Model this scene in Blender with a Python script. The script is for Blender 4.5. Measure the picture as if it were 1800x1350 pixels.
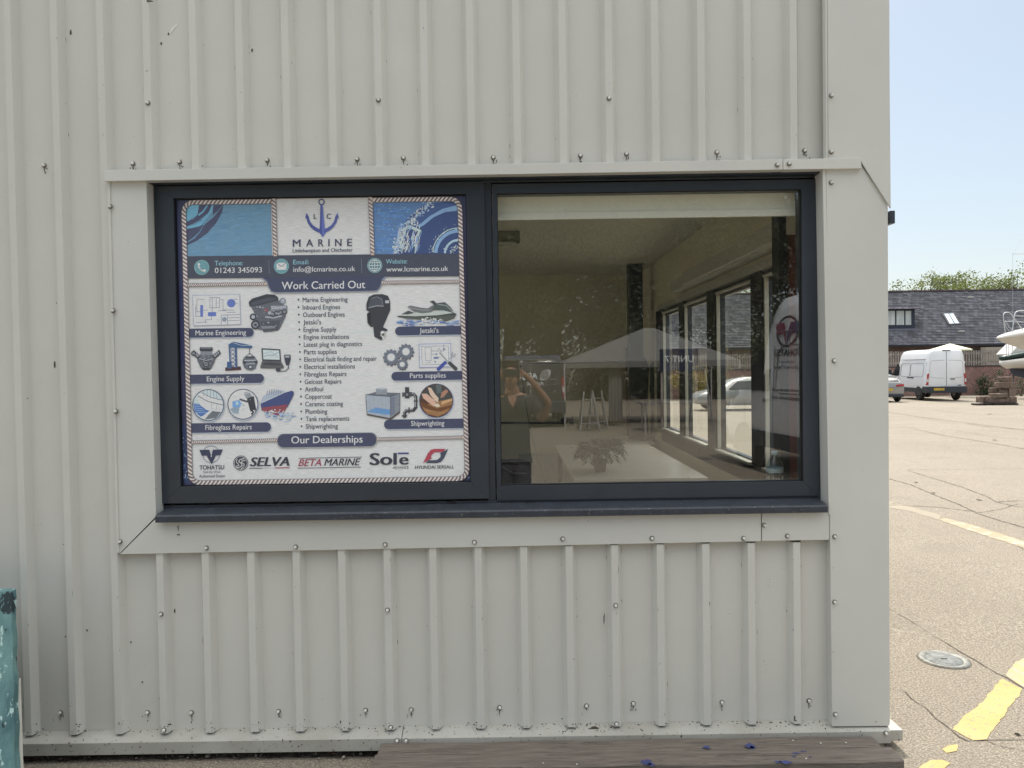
import bpy, bmesh, math, random
from mathutils import Vector, Matrix, Euler
R = math.radians
rnd = random.Random(7)
scene = bpy.context.scene
for _o in list(bpy.data.objects): bpy.data.objects.remove(_o)
C = scene.collection

# ------------------------------------------------------------------ camera
FPX = 1300.0
CAM = Vector((0.0, -3.29, 1.72))
CROT = (Matrix.Rotation(R(90-1.25), 3, 'X') @ Matrix.Rotation(R(-0.87), 3, 'Z'))
cd = bpy.data.cameras.new('camera'); cam = bpy.data.objects.new('camera', cd); C.objects.link(cam)
cd.sensor_width = 36.0; cd.lens = FPX/1800*36.0; cd.clip_start = 0.02; cd.clip_end = 800
cam.matrix_world = Matrix.Translation(CAM) @ CROT.to_4x4()
scene.camera = cam

# ------------------------------------------------------------------ light
SUN_AZ, SUN_EL = R(8), R(50)
SUNV = Vector((math.sin(SUN_AZ)*math.cos(SUN_EL), math.cos(SUN_AZ)*math.cos(SUN_EL), math.sin(SUN_EL)))
w = bpy.data.worlds.new('World'); scene.world = w; w.use_nodes = True
nt = w.node_tree; bg = nt.nodes['Background']
sky = nt.nodes.new('ShaderNodeTexSky'); sky.sky_type = 'NISHITA'; sky.sun_disc = False
sky.sun_elevation = SUN_EL; sky.sun_rotation = SUN_AZ % (2*math.pi)
sky.air_density = 1.2; sky.dust_density = 1.0; sky.ozone_density = 1.0
hs = nt.nodes.new('ShaderNodeHueSaturation'); hs.inputs['Saturation'].default_value = 1.0
gm = nt.nodes.new('ShaderNodeGamma'); gm.inputs[1].default_value = .5
nt.links.new(sky.outputs[0], gm.inputs[0]); nt.links.new(gm.outputs[0], hs.inputs['Color']); 
# pale blue towards the horizon, thin white haze overhead, brightness added to lift the shaded wall
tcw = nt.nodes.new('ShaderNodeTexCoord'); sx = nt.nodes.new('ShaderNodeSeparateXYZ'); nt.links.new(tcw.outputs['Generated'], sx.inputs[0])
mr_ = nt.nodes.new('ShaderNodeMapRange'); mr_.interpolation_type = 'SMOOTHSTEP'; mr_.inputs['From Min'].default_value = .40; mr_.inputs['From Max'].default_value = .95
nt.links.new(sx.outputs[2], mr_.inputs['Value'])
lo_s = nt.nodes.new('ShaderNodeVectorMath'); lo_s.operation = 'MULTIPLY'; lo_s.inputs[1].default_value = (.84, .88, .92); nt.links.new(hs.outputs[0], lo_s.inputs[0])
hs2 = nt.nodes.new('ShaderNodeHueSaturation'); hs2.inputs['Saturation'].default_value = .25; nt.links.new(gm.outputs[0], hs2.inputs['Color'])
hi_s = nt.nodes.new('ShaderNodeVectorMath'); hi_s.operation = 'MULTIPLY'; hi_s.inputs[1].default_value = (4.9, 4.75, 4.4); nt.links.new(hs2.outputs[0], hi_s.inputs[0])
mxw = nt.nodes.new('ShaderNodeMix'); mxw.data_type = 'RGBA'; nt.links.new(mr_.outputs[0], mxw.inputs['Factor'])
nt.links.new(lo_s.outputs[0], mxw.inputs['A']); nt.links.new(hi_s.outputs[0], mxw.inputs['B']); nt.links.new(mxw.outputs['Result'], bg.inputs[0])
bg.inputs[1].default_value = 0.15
sl = bpy.data.lights.new('sun', 'SUN'); sl.energy = 2.0; sl.angle = R(0.53); sl.color = (1, .95, .86)
so = bpy.data.objects.new('sun', sl); C.objects.link(so)
so.rotation_euler = (-SUNV).to_track_quat('-Z', 'Y').to_euler()
scene.view_settings.view_transform = 'Standard'; scene.view_settings.look = 'None'
scene.view_settings.gamma = 1; scene.view_settings.use_curve_mapping = False
scene.view_settings.exposure = 1.28

# ------------------------------------------------------------------ pixel -> place helpers
def ray(px, py):
    return CROT @ Vector(((px-900)/FPX, -(py-675)/FPX, -1))
def W(px, py, y=0.0):
    d = ray(px, py); t = (y-CAM.y)/d.y
    return CAM + d*t
SLOPE = 0.0105
def gz(y): return 0.0 if y < 1 else -(y-1)*SLOPE
def G(px, py, h=0.0):
    d = ray(px, py); t = (h-CAM.z)/d.z if d.z < 0 else 100
    p = CAM + d*t
    if p.y > 1:
        # z = h-(y-1)*SLOPE
        t = (h + SLOPE - SLOPE*CAM.y - CAM.z)/(d.z + SLOPE*d.y); p = CAM + d*t
    return p
def D(px, py, Z):
    """point seen at this pixel, Z metres in front of the camera"""
    return W(px, py, CAM.y+Z)
GY = 0.045                       # outer face of the panes
def M(px, py, Z):
    """real point whose reflection in the pane is seen at this pixel, total path depth Z"""
    p = W(px, py, CAM.y+Z); return Vector((p.x, 2*GY-p.y, p.z))

# ------------------------------------------------------------------ materials
MAT = {}
def lin(c):
    c /= 255.0
    return c/12.92 if c <= .04045 else ((c+.055)/1.055)**2.4
def L3(r, g, b, k=1.0): return (lin(r)*k, lin(g)*k, lin(b)*k)
def mat(name, col, rough=.6, metal=0, col2=None, nscale=8, bump=0, bscale=None, spec=.5, detail=6,
        lo=.35, hi=.65, spots=None, stretch=None, spots2=None, trans=0, ior=1.45, coat=0, bdist=.02, world=True):
    if name in MAT: return MAT[name]
    m = bpy.data.materials.new(name); m.use_nodes = True; MAT[name] = m
    t = m.node_tree; n = t.nodes; l = t.links; b = n['Principled BSDF']
    b.inputs['Roughness'].default_value = rough; b.inputs['Metallic'].default_value = metal
    b.inputs['Specular IOR Level'].default_value = spec; b.inputs['IOR'].default_value = ior
    b.inputs['Base Color'].default_value = (*col, 1)
    if trans: b.inputs['Transmission Weight'].default_value = trans
    if coat: b.inputs['Coat Weight'].default_value = coat; b.inputs['Coat Roughness'].default_value = .08
    src = None
    if col2 or bump or spots or spots2:
        if world:
            g = n.new('ShaderNodeNewGeometry'); vec = g.outputs['Position']
        else:
            g = n.new('ShaderNodeTexCoord'); vec = g.outputs['Object']
        if stretch:
            mp = n.new('ShaderNodeMapping'); mp.inputs['Scale'].default_value = stretch
            l.new(vec, mp.inputs['Vector']); vec = mp.outputs[0]
    cur = None
    if col2:
        nz = n.new('ShaderNodeTexNoise'); nz.inputs['Scale'].default_value = nscale; nz.inputs['Detail'].default_value = detail
        nz.inputs['Roughness'].default_value = .6
        l.new(vec, nz.inputs['Vector'])
        mr = n.new('ShaderNodeMapRange'); mr.inputs['From Min'].default_value = lo; mr.inputs['From Max'].default_value = hi
        l.new(nz.outputs['Fac'], mr.inputs['Value'])
        mx = n.new('ShaderNodeMix'); mx.data_type = 'RGBA'
        mx.inputs['A'].default_value = (*col, 1); mx.inputs['B'].default_value = (*col2, 1)
        l.new(mr.outputs[0], mx.inputs['Factor']); cur = mx.outputs['Result']
    for sp in (spots, spots2):
        if not sp: continue
        sc, th, w_, sc_col = sp
        nz = n.new('ShaderNodeTexNoise'); nz.inputs['Scale'].default_value = sc; nz.inputs['Detail'].default_value = 5
        nz.inputs['Roughness'].default_value = .65
        l.new(vec, nz.inputs['Vector'])
        mr = n.new('ShaderNodeMapRange'); mr.inputs['From Min'].default_value = th; mr.inputs['From Max'].default_value = th+w_
        l.new(nz.outputs['Fac'], mr.inputs['Value'])
        mx = n.new('ShaderNodeMix'); mx.data_type = 'RGBA'
        if cur: l.new(cur, mx.inputs['A'])
        else: mx.inputs['A'].default_value = (*col, 1)
        mx.inputs['B'].default_value = (*sc_col, 1)
        l.new(mr.outputs[0], mx.inputs['Factor']); cur = mx.outputs['Result']
    if cur: l.new(cur, b.inputs['Base Color'])
    if bump:
        nz = n.new('ShaderNodeTexNoise'); nz.inputs['Scale'].default_value = bscale or nscale; nz.inputs['Detail'].default_value = 6
        l.new(vec, nz.inputs['Vector'])
        bp = n.new('ShaderNodeBump'); bp.inputs['Strength'].default_value = bump; bp.inputs['Distance'].default_value = bdist
        l.new(nz.outputs['Fac'], bp.inputs['Height']); l.new(bp.outputs[0], b.inputs['Normal'])
    return m

def print_mat(name, rough=.45, weave=True, gain=1.0):
    """one material for printed sheets: colour of each printed patch from the mesh, fine woven lines"""
    if name in MAT: return MAT[name]
    m = bpy.data.materials.new(name); m.use_nodes = True; MAT[name] = m
    t = m.node_tree; n = t.nodes; l = t.links; b = n['Principled BSDF']
    b.inputs['Roughness'].default_value = rough
    a = n.new('ShaderNodeAttribute'); a.attribute_name = 'Col'
    if weave:
        g = n.new('ShaderNodeNewGeometry')
        mp = n.new('ShaderNodeMapping'); mp.inputs['Scale'].default_value = (30, 1, 420); l.new(g.outputs['Position'], mp.inputs['Vector'])
        nz = n.new('ShaderNodeTexNoise'); nz.inputs['Scale'].default_value = 1; nz.inputs['Detail'].default_value = 2
        l.new(mp.outputs[0], nz.inputs['Vector'])
        mr = n.new('ShaderNodeMapRange'); mr.inputs['To Min'].default_value = .86; mr.inputs['To Max'].default_value = 1.1
        mr.inputs['From Min'].default_value = .3; mr.inputs['From Max'].default_value = .7
        l.new(nz.outputs['Fac'], mr.inputs['Value'])
        mx = n.new('ShaderNodeVectorMath'); mx.operation = 'SCALE'
        l.new(a.outputs['Color'], mx.inputs[0]); l.new(mr.outputs[0], mx.inputs['Scale']); l.new(mx.outputs[0], b.inputs['Base Color'])
    else: l.new(a.outputs['Color'], b.inputs['Base Color'])
    return m

def glass_mat(name, ior=2.1, tint=(.86, .88, .85), dirt=True, wob=.0):
    if name in MAT: return MAT[name]
    m = bpy.data.materials.new(name); m.use_nodes = True; MAT[name] = m
    t = m.node_tree; n = t.nodes; l = t.links
    for x in list(n):
        if x.type != 'OUTPUT_MATERIAL': n.remove(x)
    out = [x for x in n if x.type == 'OUTPUT_MATERIAL'][0]
    tr = n.new('ShaderNodeBsdfTransparent'); tr.inputs[0].default_value = (*tint, 1)
    gl = n.new('ShaderNodeBsdfGlossy'); gl.inputs['Roughness'].default_value = 0.0; gl.inputs[0].default_value = (1, 1, 1, 1)
    lw = n.new('ShaderNodeLayerWeight'); lw.inputs['Blend'].default_value = .5; r0 = ((ior-1)/(ior+1))**2
    pw = n.new('ShaderNodeMath'); pw.operation = 'POWER'; pw.inputs[1].default_value = 5; l.new(lw.outputs['Facing'], pw.inputs[0])
    fr = n.new('ShaderNodeMath'); fr.operation = 'MULTIPLY_ADD'; fr.inputs[1].default_value = 1-r0; fr.inputs[2].default_value = r0; l.new(pw.outputs[0], fr.inputs[0])
    mx = n.new('ShaderNodeMixShader'); l.new(fr.outputs[0], mx.inputs[0]); l.new(tr.outputs[0], mx.inputs[1]); l.new(gl.outputs[0], mx.inputs[2])
    last = mx
    g = n.new('ShaderNodeNewGeometry')
    if wob:
        nz = n.new('ShaderNodeTexNoise'); nz.inputs['Scale'].default_value = 2.2; nz.inputs['Detail'].default_value = 1
        l.new(g.outputs['Position'], nz.inputs['Vector'])
        bp = n.new('ShaderNodeBump'); bp.inputs['Strength'].default_value = wob; bp.inputs['Distance'].default_value = .01
        l.new(nz.outputs['Fac'], bp.inputs['Height']); l.new(bp.outputs[0], gl.inputs['Normal'])
    if dirt:
        df = n.new('ShaderNodeBsdfDiffuse'); df.inputs[0].default_value = (.6, .6, .57, 1)
        nz = n.new('ShaderNodeTexNoise'); nz.inputs['Scale'].default_value = 60; nz.inputs['Detail'].default_value = 4
        l.new(g.outputs['Position'], nz.inputs['Vector'])
        mr = n.new('ShaderNodeMapRange'); mr.inputs['From Min'].default_value = .70; mr.inputs['From Max'].default_value = .8
        mr.inputs['To Min'].default_value = .012; mr.inputs['To Max'].default_value = .35
        l.new(nz.outputs['Fac'], mr.inputs['Value'])
        m2 = n.new('ShaderNodeMixShader'); l.new(mr.outputs[0], m2.inputs[0]); l.new(mx.outputs[0], m2.inputs[1]); l.new(df.outputs[0], m2.inputs[2]); last = m2
    l.new(last.outputs[0], out.inputs[0])
    return m

# ------------------------------------------------------------------ mesh builder
class MB:
    def __init__(s): s.v = []; s.f = []; s.c = []; s.sm = []
    def add(s, vs, fs, col=None, smooth=False):
        o = len(s.v); s.v += [tuple(p) for p in vs]
        for f in fs: s.f.append([i+o for i in f]); s.c.append(col); s.sm.append(smooth)
        return s
    def quad(s, a, b, c, d, col=None): return s.add([a, b, c, d], [(0, 1, 2, 3)], col)
    def poly(s, pts, col=None): return s.add(pts, [tuple(range(len(pts)))], col)
    def box(s, x0, x1, y0, y1, z0, z1, col=None, Mx=None):
        vs = [Vector(p) for p in ((x0,y0,z0),(x1,y0,z0),(x1,y1,z0),(x0,y1,z0),(x0,y0,z1),(x1,y0,z1),(x1,y1,z1),(x0,y1,z1))]
        if Mx: vs = [Mx @ p for p in vs]
        return s.add(vs, [(0,3,2,1),(4,5,6,7),(0,1,5,4),(1,2,6,5),(2,3,7,6),(3,0,4,7)], col)
    def prism(s, poly, off, col=None):
        """extrude 3-D polygon by vector off"""
        n = len(poly); off = Vector(off); a = [Vector(p) for p in poly]; b = [p+off for p in a]
        fs = [tuple(range(n)), tuple(range(2*n-1, n-1, -1))] + [(i, i+n, (i+1) % n+n, (i+1) % n) for i in range(n)]
        return s.add(a+b, fs, col)
    def tube(s, pts, r, n=8, col=None, caps=True):
        pts = [Vector(p) for p in pts]; rs = r if isinstance(r, (list, tuple)) else [r]*len(pts)
        vs = []; up = None
        for i, p in enumerate(pts):
            d = (pts[min(i+1, len(pts)-1)]-pts[max(i-1, 0)]).normalized()
            if up is None: up = Vector((0, 0, 1)) if abs(d.z) < .9 else Vector((1, 0, 0))
            a = d.cross(up).normalized(); b = a.cross(d).normalized(); up = b
            for k in range(n):
                t = 2*math.pi*k/n; vs.append(p + (a*math.cos(t)+b*math.sin(t))*rs[i])
        fs = [(i*n+k, i*n+(k+1) % n, (i+1)*n+(k+1) % n, (i+1)*n+k) for i in range(len(pts)-1) for k in range(n)]
        s.add(vs, fs, col, True)
        if caps:
            s.add(vs[:n], [tuple(range(n-1, -1, -1))], col); s.add(vs[-n:], [tuple(range(n))], col)
        return s
    def lathe(s, prof, n=24, c=(0, 0, 0), axis='Z', col=None, Mx=None, smooth=True):
        vs = []
        for r, h in prof:
            for k in range(n):
                t = 2*math.pi*k/n; x, y = r*math.cos(t), r*math.sin(t)
                p = Vector((x, y, h)) if axis == 'Z' else (Vector((h, x, y)) if axis == 'X' else Vector((x, -h, y)))
                p = p + Vector(c)
                vs.append(Mx @ p if Mx else p)
        m = len(prof)
        fs = [(i*n+k, i*n+(k+1) % n, (i+1)*n+(k+1) % n, (i+1)*n+k) for i in range(m-1) for k in range(n)]
        return s.add(vs, fs, col, smooth)
    def sphere(s, c, r, n=12, m=8, col=None, Mx=None):
        rx, ry, rz = r if isinstance(r, (tuple, list)) else (r, r, r)
        vs = []; c = Vector(c)
        for i in range(m+1):
            a = math.pi*i/m
            for k in range(n):
                t = 2*math.pi*k/n
                p = Vector((rx*math.sin(a)*math.cos(t), ry*math.sin(a)*math.sin(t), rz*math.cos(a)))
                p = (Mx @ p if Mx else p)+c; vs.append(p)
        fs = [(i*n+k, (i+1)*n+k, (i+1)*n+(k+1) % n, i*n+(k+1) % n) for i in range(m) for k in range(n)]
        return s.add(vs, fs, col, True)
    def xf(s, Mx): s.v = [tuple(Mx @ Vector(p)) for p in s.v]; return s
    def mesh(s, name):
        me = bpy.data.meshes.new(name); me.from_pydata(s.v, [], s.f)
        me.polygons.foreach_set('use_smooth', s.sm)
        if any(c is not None for c in s.c):
            at = me.color_attributes.new('Col', 'FLOAT_COLOR', 'CORNER'); i = 0
            for p, c in zip(me.polygons, s.c):
                c = c or (.5, .5, .5)
                for li in p.loop_indices: at.data[li].color = (c[0], c[1], c[2], 1)
        me.update(); return me
    def build(s, name, m, parent=None, bevel=0, label=None, fix=False):
        me = s.mesh(name); o = bpy.data.objects.new(name, me); C.objects.link(o)
        if m: me.materials.append(m)
        if fix:
            b = bmesh.new(); b.from_mesh(me); bmesh.ops.remove_doubles(b, verts=b.verts, dist=1e-5)
            bmesh.ops.recalc_face_normals(b, faces=b.faces); b.to_mesh(me); b.free()
        if parent: o.parent = parent; o.matrix_parent_inverse = parent_inv(parent)
        if bevel:
            md = o.modifiers.new('bevel', 'BEVEL'); md.width = bevel; md.segments = 2; md.limit_method = 'ANGLE'
        if label: o['label'] = label
        return o
def parent_inv(p):
    if LOCAL_PARTS or p.parent: return Matrix.Identity(4)
    return Matrix.LocRotScale(p.location, p.rotation_euler, p.scale).inverted()
LOCAL_PARTS = False
def thing(name, label, cat, loc=(0, 0, 0), rz=0, group=None):
    o = bpy.data.objects.new(name, None); C.objects.link(o); o.location = loc; o.rotation_euler = (0, 0, rz)
    o.empty_display_size = .2; o['label'] = label; o['category'] = cat
    if group: o['group'] = group
    return o
def tag(o, label, cat, group=None):
    o['label'] = label; o['category'] = cat
    if group: o['group'] = group
    return o
def struct(o, kind='structure'): o['kind'] = kind; return o
def local(flag):
    global LOCAL_PARTS; LOCAL_PARTS = flag
def dup(root, loc=None, rz=None, label=None, scale=None):
    r = root.copy(); C.objects.link(r)
    if loc is not None: r.location = loc
    if rz is not None: r.rotation_euler = (0, 0, rz)
    if scale is not None: r.scale = scale
    if label: r['label'] = label
    for ch in [o for o in root.children]:
        c = ch.copy(); C.objects.link(c); c.parent = r
        for g in list(ch.children):
            d = g.copy(); C.objects.link(d); d.parent = c
    return r

# ------------------------------------------------------------------ lettering
_tc = {}
def glyphs(s, bold=0.0, shear=0.0, space=1.0):
    key = (s, bold, shear, space)
    if key in _tc: return _tc[key]
    cu = bpy.data.curves.new('t', 'FONT'); cu.body = s; cu.size = 1; cu.offset = bold; cu.shear = shear; cu.resolution_u = 3
    cu.space_character = space; cu.fill_mode = 'FRONT'
    ob = bpy.data.objects.new('t', cu); C.objects.link(ob)
    dg = bpy.context.evaluated_depsgraph_get()
    me = bpy.data.meshes.new_from_object(ob.evaluated_get(dg))
    vs = [(v.co.x, v.co.y) for v in me.vertices]; fs = [tuple(p.vertices) for p in me.polygons]
    bpy.data.objects.remove(ob); bpy.data.curves.remove(cu); bpy.data.meshes.remove(me)
    _tc[key] = (vs, fs); return _tc[key]
CAPH = None
def caph():
    global CAPH
    if CAPH is None:
        vs, _ = glyphs('H'); CAPH = max(v[1] for v in vs)
    return CAPH
def text(mb, s, x0, x1, base, cap, fn, col=None, bold=0.0, shear=0.0, space=1.0, slope=0.0, flip=False):
    """fit string s between x0 and x1 on baseline base (in the caller's 2-D frame); fn maps 2-D -> 3-D"""
    vs, fs = glyphs(s, bold, shear, space)
    a = min(v[0] for v in vs); b = max(v[0] for v in vs); k = (x1-x0)/(b-a); kc = cap/caph()
    out = []
    for x, y in vs:
        X = x0+(x-a)*k
        if flip: X = x1-(x-a)*k
        out.append(fn(X, base, y*kc, X-x0))
    mb.add(out, fs, col)
# ================================================================== materials used widely
clad = mat('cladding_paint', L3(208,206,198), rough=.40, col2=L3(200,198,191), nscale=.9, spots=(42, .70, .035, L3(70,66,58)), spots2=(9, .735, .04, L3(128,124,112)), spec=.4, bump=.16, bscale=2.2)
trimm = mat('flashing_paint', L3(207,206,199), rough=.36, col2=L3(200,199,193), nscale=1.3, spots=(36, .72, .03, L3(80,76,68)), spec=.45, bump=.04, bscale=2.5)
basem = mat('base_trim_paint', L3(176,174,166), rough=.5, col2=L3(158,155,146), nscale=3, spots=(60, .62, .05, L3(50,45,38)), spec=.35)
screwm = mat('screw_head', L3(232,230,222), rough=.25, metal=.0, col2=L3(206,203,194), nscale=60)
framem = mat('window_frame_paint', L3(56,62,70), rough=.33, col2=L3(49,55,63), nscale=3, spots=(70, .72, .03, L3(120,122,122)), spec=.5)
gasket = mat('gasket_rubber', L3(16,17,20), rough=.6)
sillm = mat('sill_paint', L3(58,63,72), rough=.5, col2=L3(48,52,60), nscale=14, spots=(90, .62, .06, L3(120,118,110)))
innerw = mat('interior_plaster', L3(238,231,205), rough=.85, col2=L3(232,225,200), nscale=1.5)
innerc = mat('interior_ceiling', L3(232,228,212), rough=.9)
blackm = mat('black_paint', L3(22,22,24), rough=.5)
pale = mat('pale_trim', L3(205,202,190), rough=.5)
concrete_floor = mat('interior_floor', L3(170,166,156), rough=.35, col2=L3(150,148,140), nscale=2)
brick_in = mat('interior_brick', L3(120,60,44), rough=.85, col2=L3(92,46,36), nscale=12)

# ================================================================== the unit
XR = W(1563, 640, -.047).x           # outer right corner of the unit
unit = thing('industrial_unit', 'grey ribbed metal clad unit with a dark framed window', 'building', (0, 0, 0))
PITCH = .2014
def rib_x(px, py): return W(px, py, -.035).x
X0 = rib_x(662, 0)
def profile(xa, xb):
    """trapezoid rib section between two x, outwards is -y"""
    pts = []; k0 = int(math.floor((xa-X0)/PITCH))-1; k1 = int(math.ceil((xb-X0)/PITCH))+1
    for k in range(k0, k1+1):
        c = X0+k*PITCH
        pts += [(c-.033, 0), (c-.0148, -.035), (c+.0148, -.035), (c+.033, 0), (c+.0975, 0), (c+.1005, -.0018), (c+.1035, 0)][:4]
    out = []
    for i, p in enumerate(pts):
        if xa < p[0] < xb: out.append(p)
    def at(x):
        for a, b in zip(pts, pts[1:]):
            if a[0] <= x <= b[0]:
                return (x, a[1]+(b[1]-a[1])*(x-a[0])/(b[0]-a[0]+1e-9))
        return (x, 0)
    return [at(xa)]+out+[at(xb)]
def sheet(xa, xb, za, zb, name='wall_cladding'):
    mb = MB(); pr = profile(xa, xb)
    for a, b in zip(pr, pr[1:]):
        mb.quad((a[0], a[1], za), (b[0], b[1], za), (b[0], b[1], zb), (a[0], a[1], zb))
    bt = MB()
    for a, b in zip(pr, pr[1:]):       # thin turned edge at the foot of the sheet
        mb.quad((a[0], a[1], za), (b[0], b[1], za), (b[0], b[1]+.004, za-.0005), (a[0], a[1]+.004, za-.0005))
    o = mb.build(name, clad, unit, fix=True)
    return o
z_topflash = W(850, 293, -.04).z
xl = W(202, 640, -.02).x; xr = W(1460, 640, -.02).x
zsill = W(850, 961, -.03).z; zbase = W(850, 1276, -.01).z
HT = 4.4
sheet(-9.0, xl, zbase, HT); sheet(xl, xr, z_topflash, HT); sheet(xl, xr, zbase, zsill)

def plate(pts_px, y, th=.004, name='flashing', m=None, bev=0.0012, back=None):
    """flat folded sheet whose outline is given by facade pixels, lying at depth y, th thick"""
    P = [W(px, py, y) for px, py in pts_px]
    mb = MB(); mb.prism(P, (0, th if back is None else back-y, 0))
    return mb.build(name, m or trimm, unit, bevel=bev, fix=True)
# left jamb flashing, sill flashing (mitred), right corner flashings, head flashing
plate([(193,316),(257,315),(274,908),(209,974)], -.040, back=.036)
plate([(188,316),(193,316),(209,972),(205,972)], -.046, back=.0)
plate([(210.5,974.5),(273,912.5),(1338,896),(1338,951.5)], -.041, back=-.02)
plate([(1339.5,951),(1339.5,896),(1458,894.5),(1458,949)], -.043, back=-.02)
plate([(1452,297),(1514,290),(1558.5,356),(1563.5,1276),(1463,1277)], -.047, back=.03)
plate([(1446,297),(1451.5,297),(1462,905),(1457,905)], -.050, back=.036)
plate([(1452,-420),(1559,-420),(1566,366),(1514,284),(1456,284)], -.058, back=-.0485)
plate([(1448,-420),(1451.5,-420),(1455.5,284),(1452.5,284)], -.062, back=-.03)
plate([(183,299),(1376,280),(1376,298),(183,318.5)], -.064, back=-.02)
plate([(1377,280),(1513,277),(1515,296),(1377,298)], -.066, back=-.02)
# return of the corner down the side of the unit
mb = MB(); mb.box(XR-.008, XR-.003, -.046, .6, zbase, 2.45); mb.box(XR-.0035, XR+.0015, -.0575, .6, 2.46, HT)
mb.build('flashing', trimm, unit)
mb = MB(); p = W(1563, 383, -.03); mb.box(p.x-.006, p.x+.016, -.05, .5, p.z-.028, p.z+.028)
mb.build('side_rail', framem, unit, bevel=.002)
# head lining over the frame so that no gap shows
mb = MB(); a = W(262, 318, 0); b = W(1450, 300, 0)
mb.box(a.x-.05, b.x+.05, -.018, .12, z_topflash-.045, z_topflash+.01); mb.build('head_lining', framem, unit)
# base trim: sloping ledge + upright face, two lengths
def basetrim(pa, pb, y):
    z0 = W(pa[0], pa[1], y).z; z1 = W(pb[0], pb[1], y).z
    x0 = W(pa[0], pa[1], y).x; x1 = W(pb[0], pb[1], y).x
    mb = MB(); sec = [(.0, zbase+.002), (y, zbase-.026), (y, zbase-.080), (y+.012, zbase-.081), (y+.012, zbase-.03), (.0, zbase-.006)]
    P = [Vector((x0, a, b)) for a, b in sec]; mb.prism(P, (x1-x0, 0, 0))
    return mb.build('base_trim', basem, unit, bevel=.0015, fix=True)
basetrim((-700, 1300), (705.5, 1290), -.060); basetrim((706.5, 1290), (1566, 1280), -.062)
mb = MB(); p = W(1584, 1288, -.03); mb.box(XR-.004, p.x, -.045, .8, zbase-.078, zbase-.030)
mb.build('base_trim', basem, unit, bevel=.002)
# ---- screws
def screw_mesh():
    mb = MB()
    mb.lathe([(0, .0), (.0112, .0), (.0120, -.0014), (.0108, -.0036), (.0075, -.0048)], 20, axis='Y')
    mb.n1 = len(mb.f)
    mb.lathe([(.0078, -.0046), (.0076, -.0125), (.0060, -.0145), (0, -.0148)], 6, axis='Y', smooth=False)
    # lathe 'Y' maps h -> -y, so flip to face outwards
    mb.v = [(x, -y, z) for x, y, z in mb.v]
    return mb
sm = screw_mesh(); smesh = sm.mesh('screw'); smesh.materials.append(mat('screw_washer', L3(112,110,102), rough=.6)); smesh.materials.append(screwm)
for i_, p_ in enumerate(smesh.polygons): p_.material_index = 1 if i_ >= sm.n1 else 0
SC = [(78,291,0),(234,288,0),(316,285,0),(470,282,0),(628,280,0),(709,278,0),(867,277,0),(1020,274,0),(1101,271,0),(1260,268,0),(1414,265,0),
 (1461,267,-.058),(265,181,-.035),(664,176,-.035),(1062,173,-.035),(1461,168,-.058),(1366,290,-.064),(1387,288,-.066),(1461,321,-.047),(1466,634,-.047),
 (1467,943,-.047),(1467,1058,-.047),(1468,1255,-.047),(194,363,-.046),(199,546,-.046),(204,723,-.046),(211,952,-.043),(363,963,-.041),(520,961,-.041),
 (677,957,-.041),(834,953,-.041),(989,947,-.041),(1146,946,-.041),(1307,946,-.041),(1384,942,-.043),(1343,923,-.043),(287,1079,-.035),(679,1072,-.035),
 (1070,1064,-.035),(107,1252,0),(260,1252,0),(337,1252,0),(490,1250,0),(643,1248,0),(723,1247,0),(878,1243,0),(1031,1240,0),(1113,1236,0),(1269,1234,0),
 (1422,1231,0),(291,1283,-.035),(682,1278,-.035),(1075,1272,-.035),(698,1301,-.060),(714,1301,-.062),(1557,1288,-.062),(78,640,-.0)]
for i, (px, py, y) in enumerate(SC[:-1]):
    o = bpy.data.objects.new('screw', smesh); C.objects.link(o); o.parent = unit
    p = W(px, py, y-.0005)
    if y == -.035:                       # snap to the crest
        k = round((p.x-X0)/PITCH); p.x = X0+k*PITCH+rnd.uniform(-.003, .003)
    o.location = p; o.scale = (.9, .9, .9); o.rotation_euler = (rnd.uniform(-.12, .12), rnd.uniform(0, 1), rnd.uniform(-.12, .12))
# scrape of paint and droppings on the cladding: shaped marks
scr = mat('bird_dropping', L3(225,225,220), rough=.8); drk = mat('dirt_mark', L3(88,80,68), rough=.95)
mb = MB()
P = [W(x, y, -.0012) for x, y in ((298,57),(301,50),(307,44),(312,41),(311,45),(306,50),(302,56),(299,60))]; mb.poly(P); mb.build('paint_scrape', scr, unit); mb = MB()
P = [W(x, y, -.0012) for x, y in ((98,262),(99,265),(101,271),(100,270))]; mb.poly(P)
mb.build('paint_scrape', scr, unit)
mb = MB()
for (px, py, w_, h_, y) in [(296,60,2,3,0),(283,76,2,3,0),(124,57,2,5,0),(99,164,1.6,7,0),(178,166,1.6,8,0),(262,2,8,2,-.0362),(443,88,2,4,0),(494,135,1.6,3,0),
        (33,540,2.4,12,-.004),(30,512,2,9,-.004),(31,488,2,5,0),(104,92+470,2,4,0),(96,640,1.5,9,0),
        (1062,1088,1.3,13,-.02),(307,1074,1.7,4,0),(153,1108,2.6,2.6,-.01),(115,1119,1.7,1.7,0),(230,1129,2,2,0),(250,1199,2,2,0),(776,1194,1.7,3,0),
        (313,927,1,7,-.042),(314,940,4,1.6,-.042),(370,915,7,1.4,-.042),(1045,1280,9,3.5,-.03),(1036,1281,3,1.6,-.03),(1397,1262,1.6,7,-.0362)]:
    n = 9; P = []
    for k in range(n):
        t = 2*math.pi*k/n; q = rnd.uniform(.55, 1.1)
        P.append(W(px+math.cos(t)*w_*q, py+math.sin(t)*h_*q, y-.0013))
    mb.poly(P)
mb.build('dirt_specks', drk, unit)['kind'] = 'stuff'; mb = MB()
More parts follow.
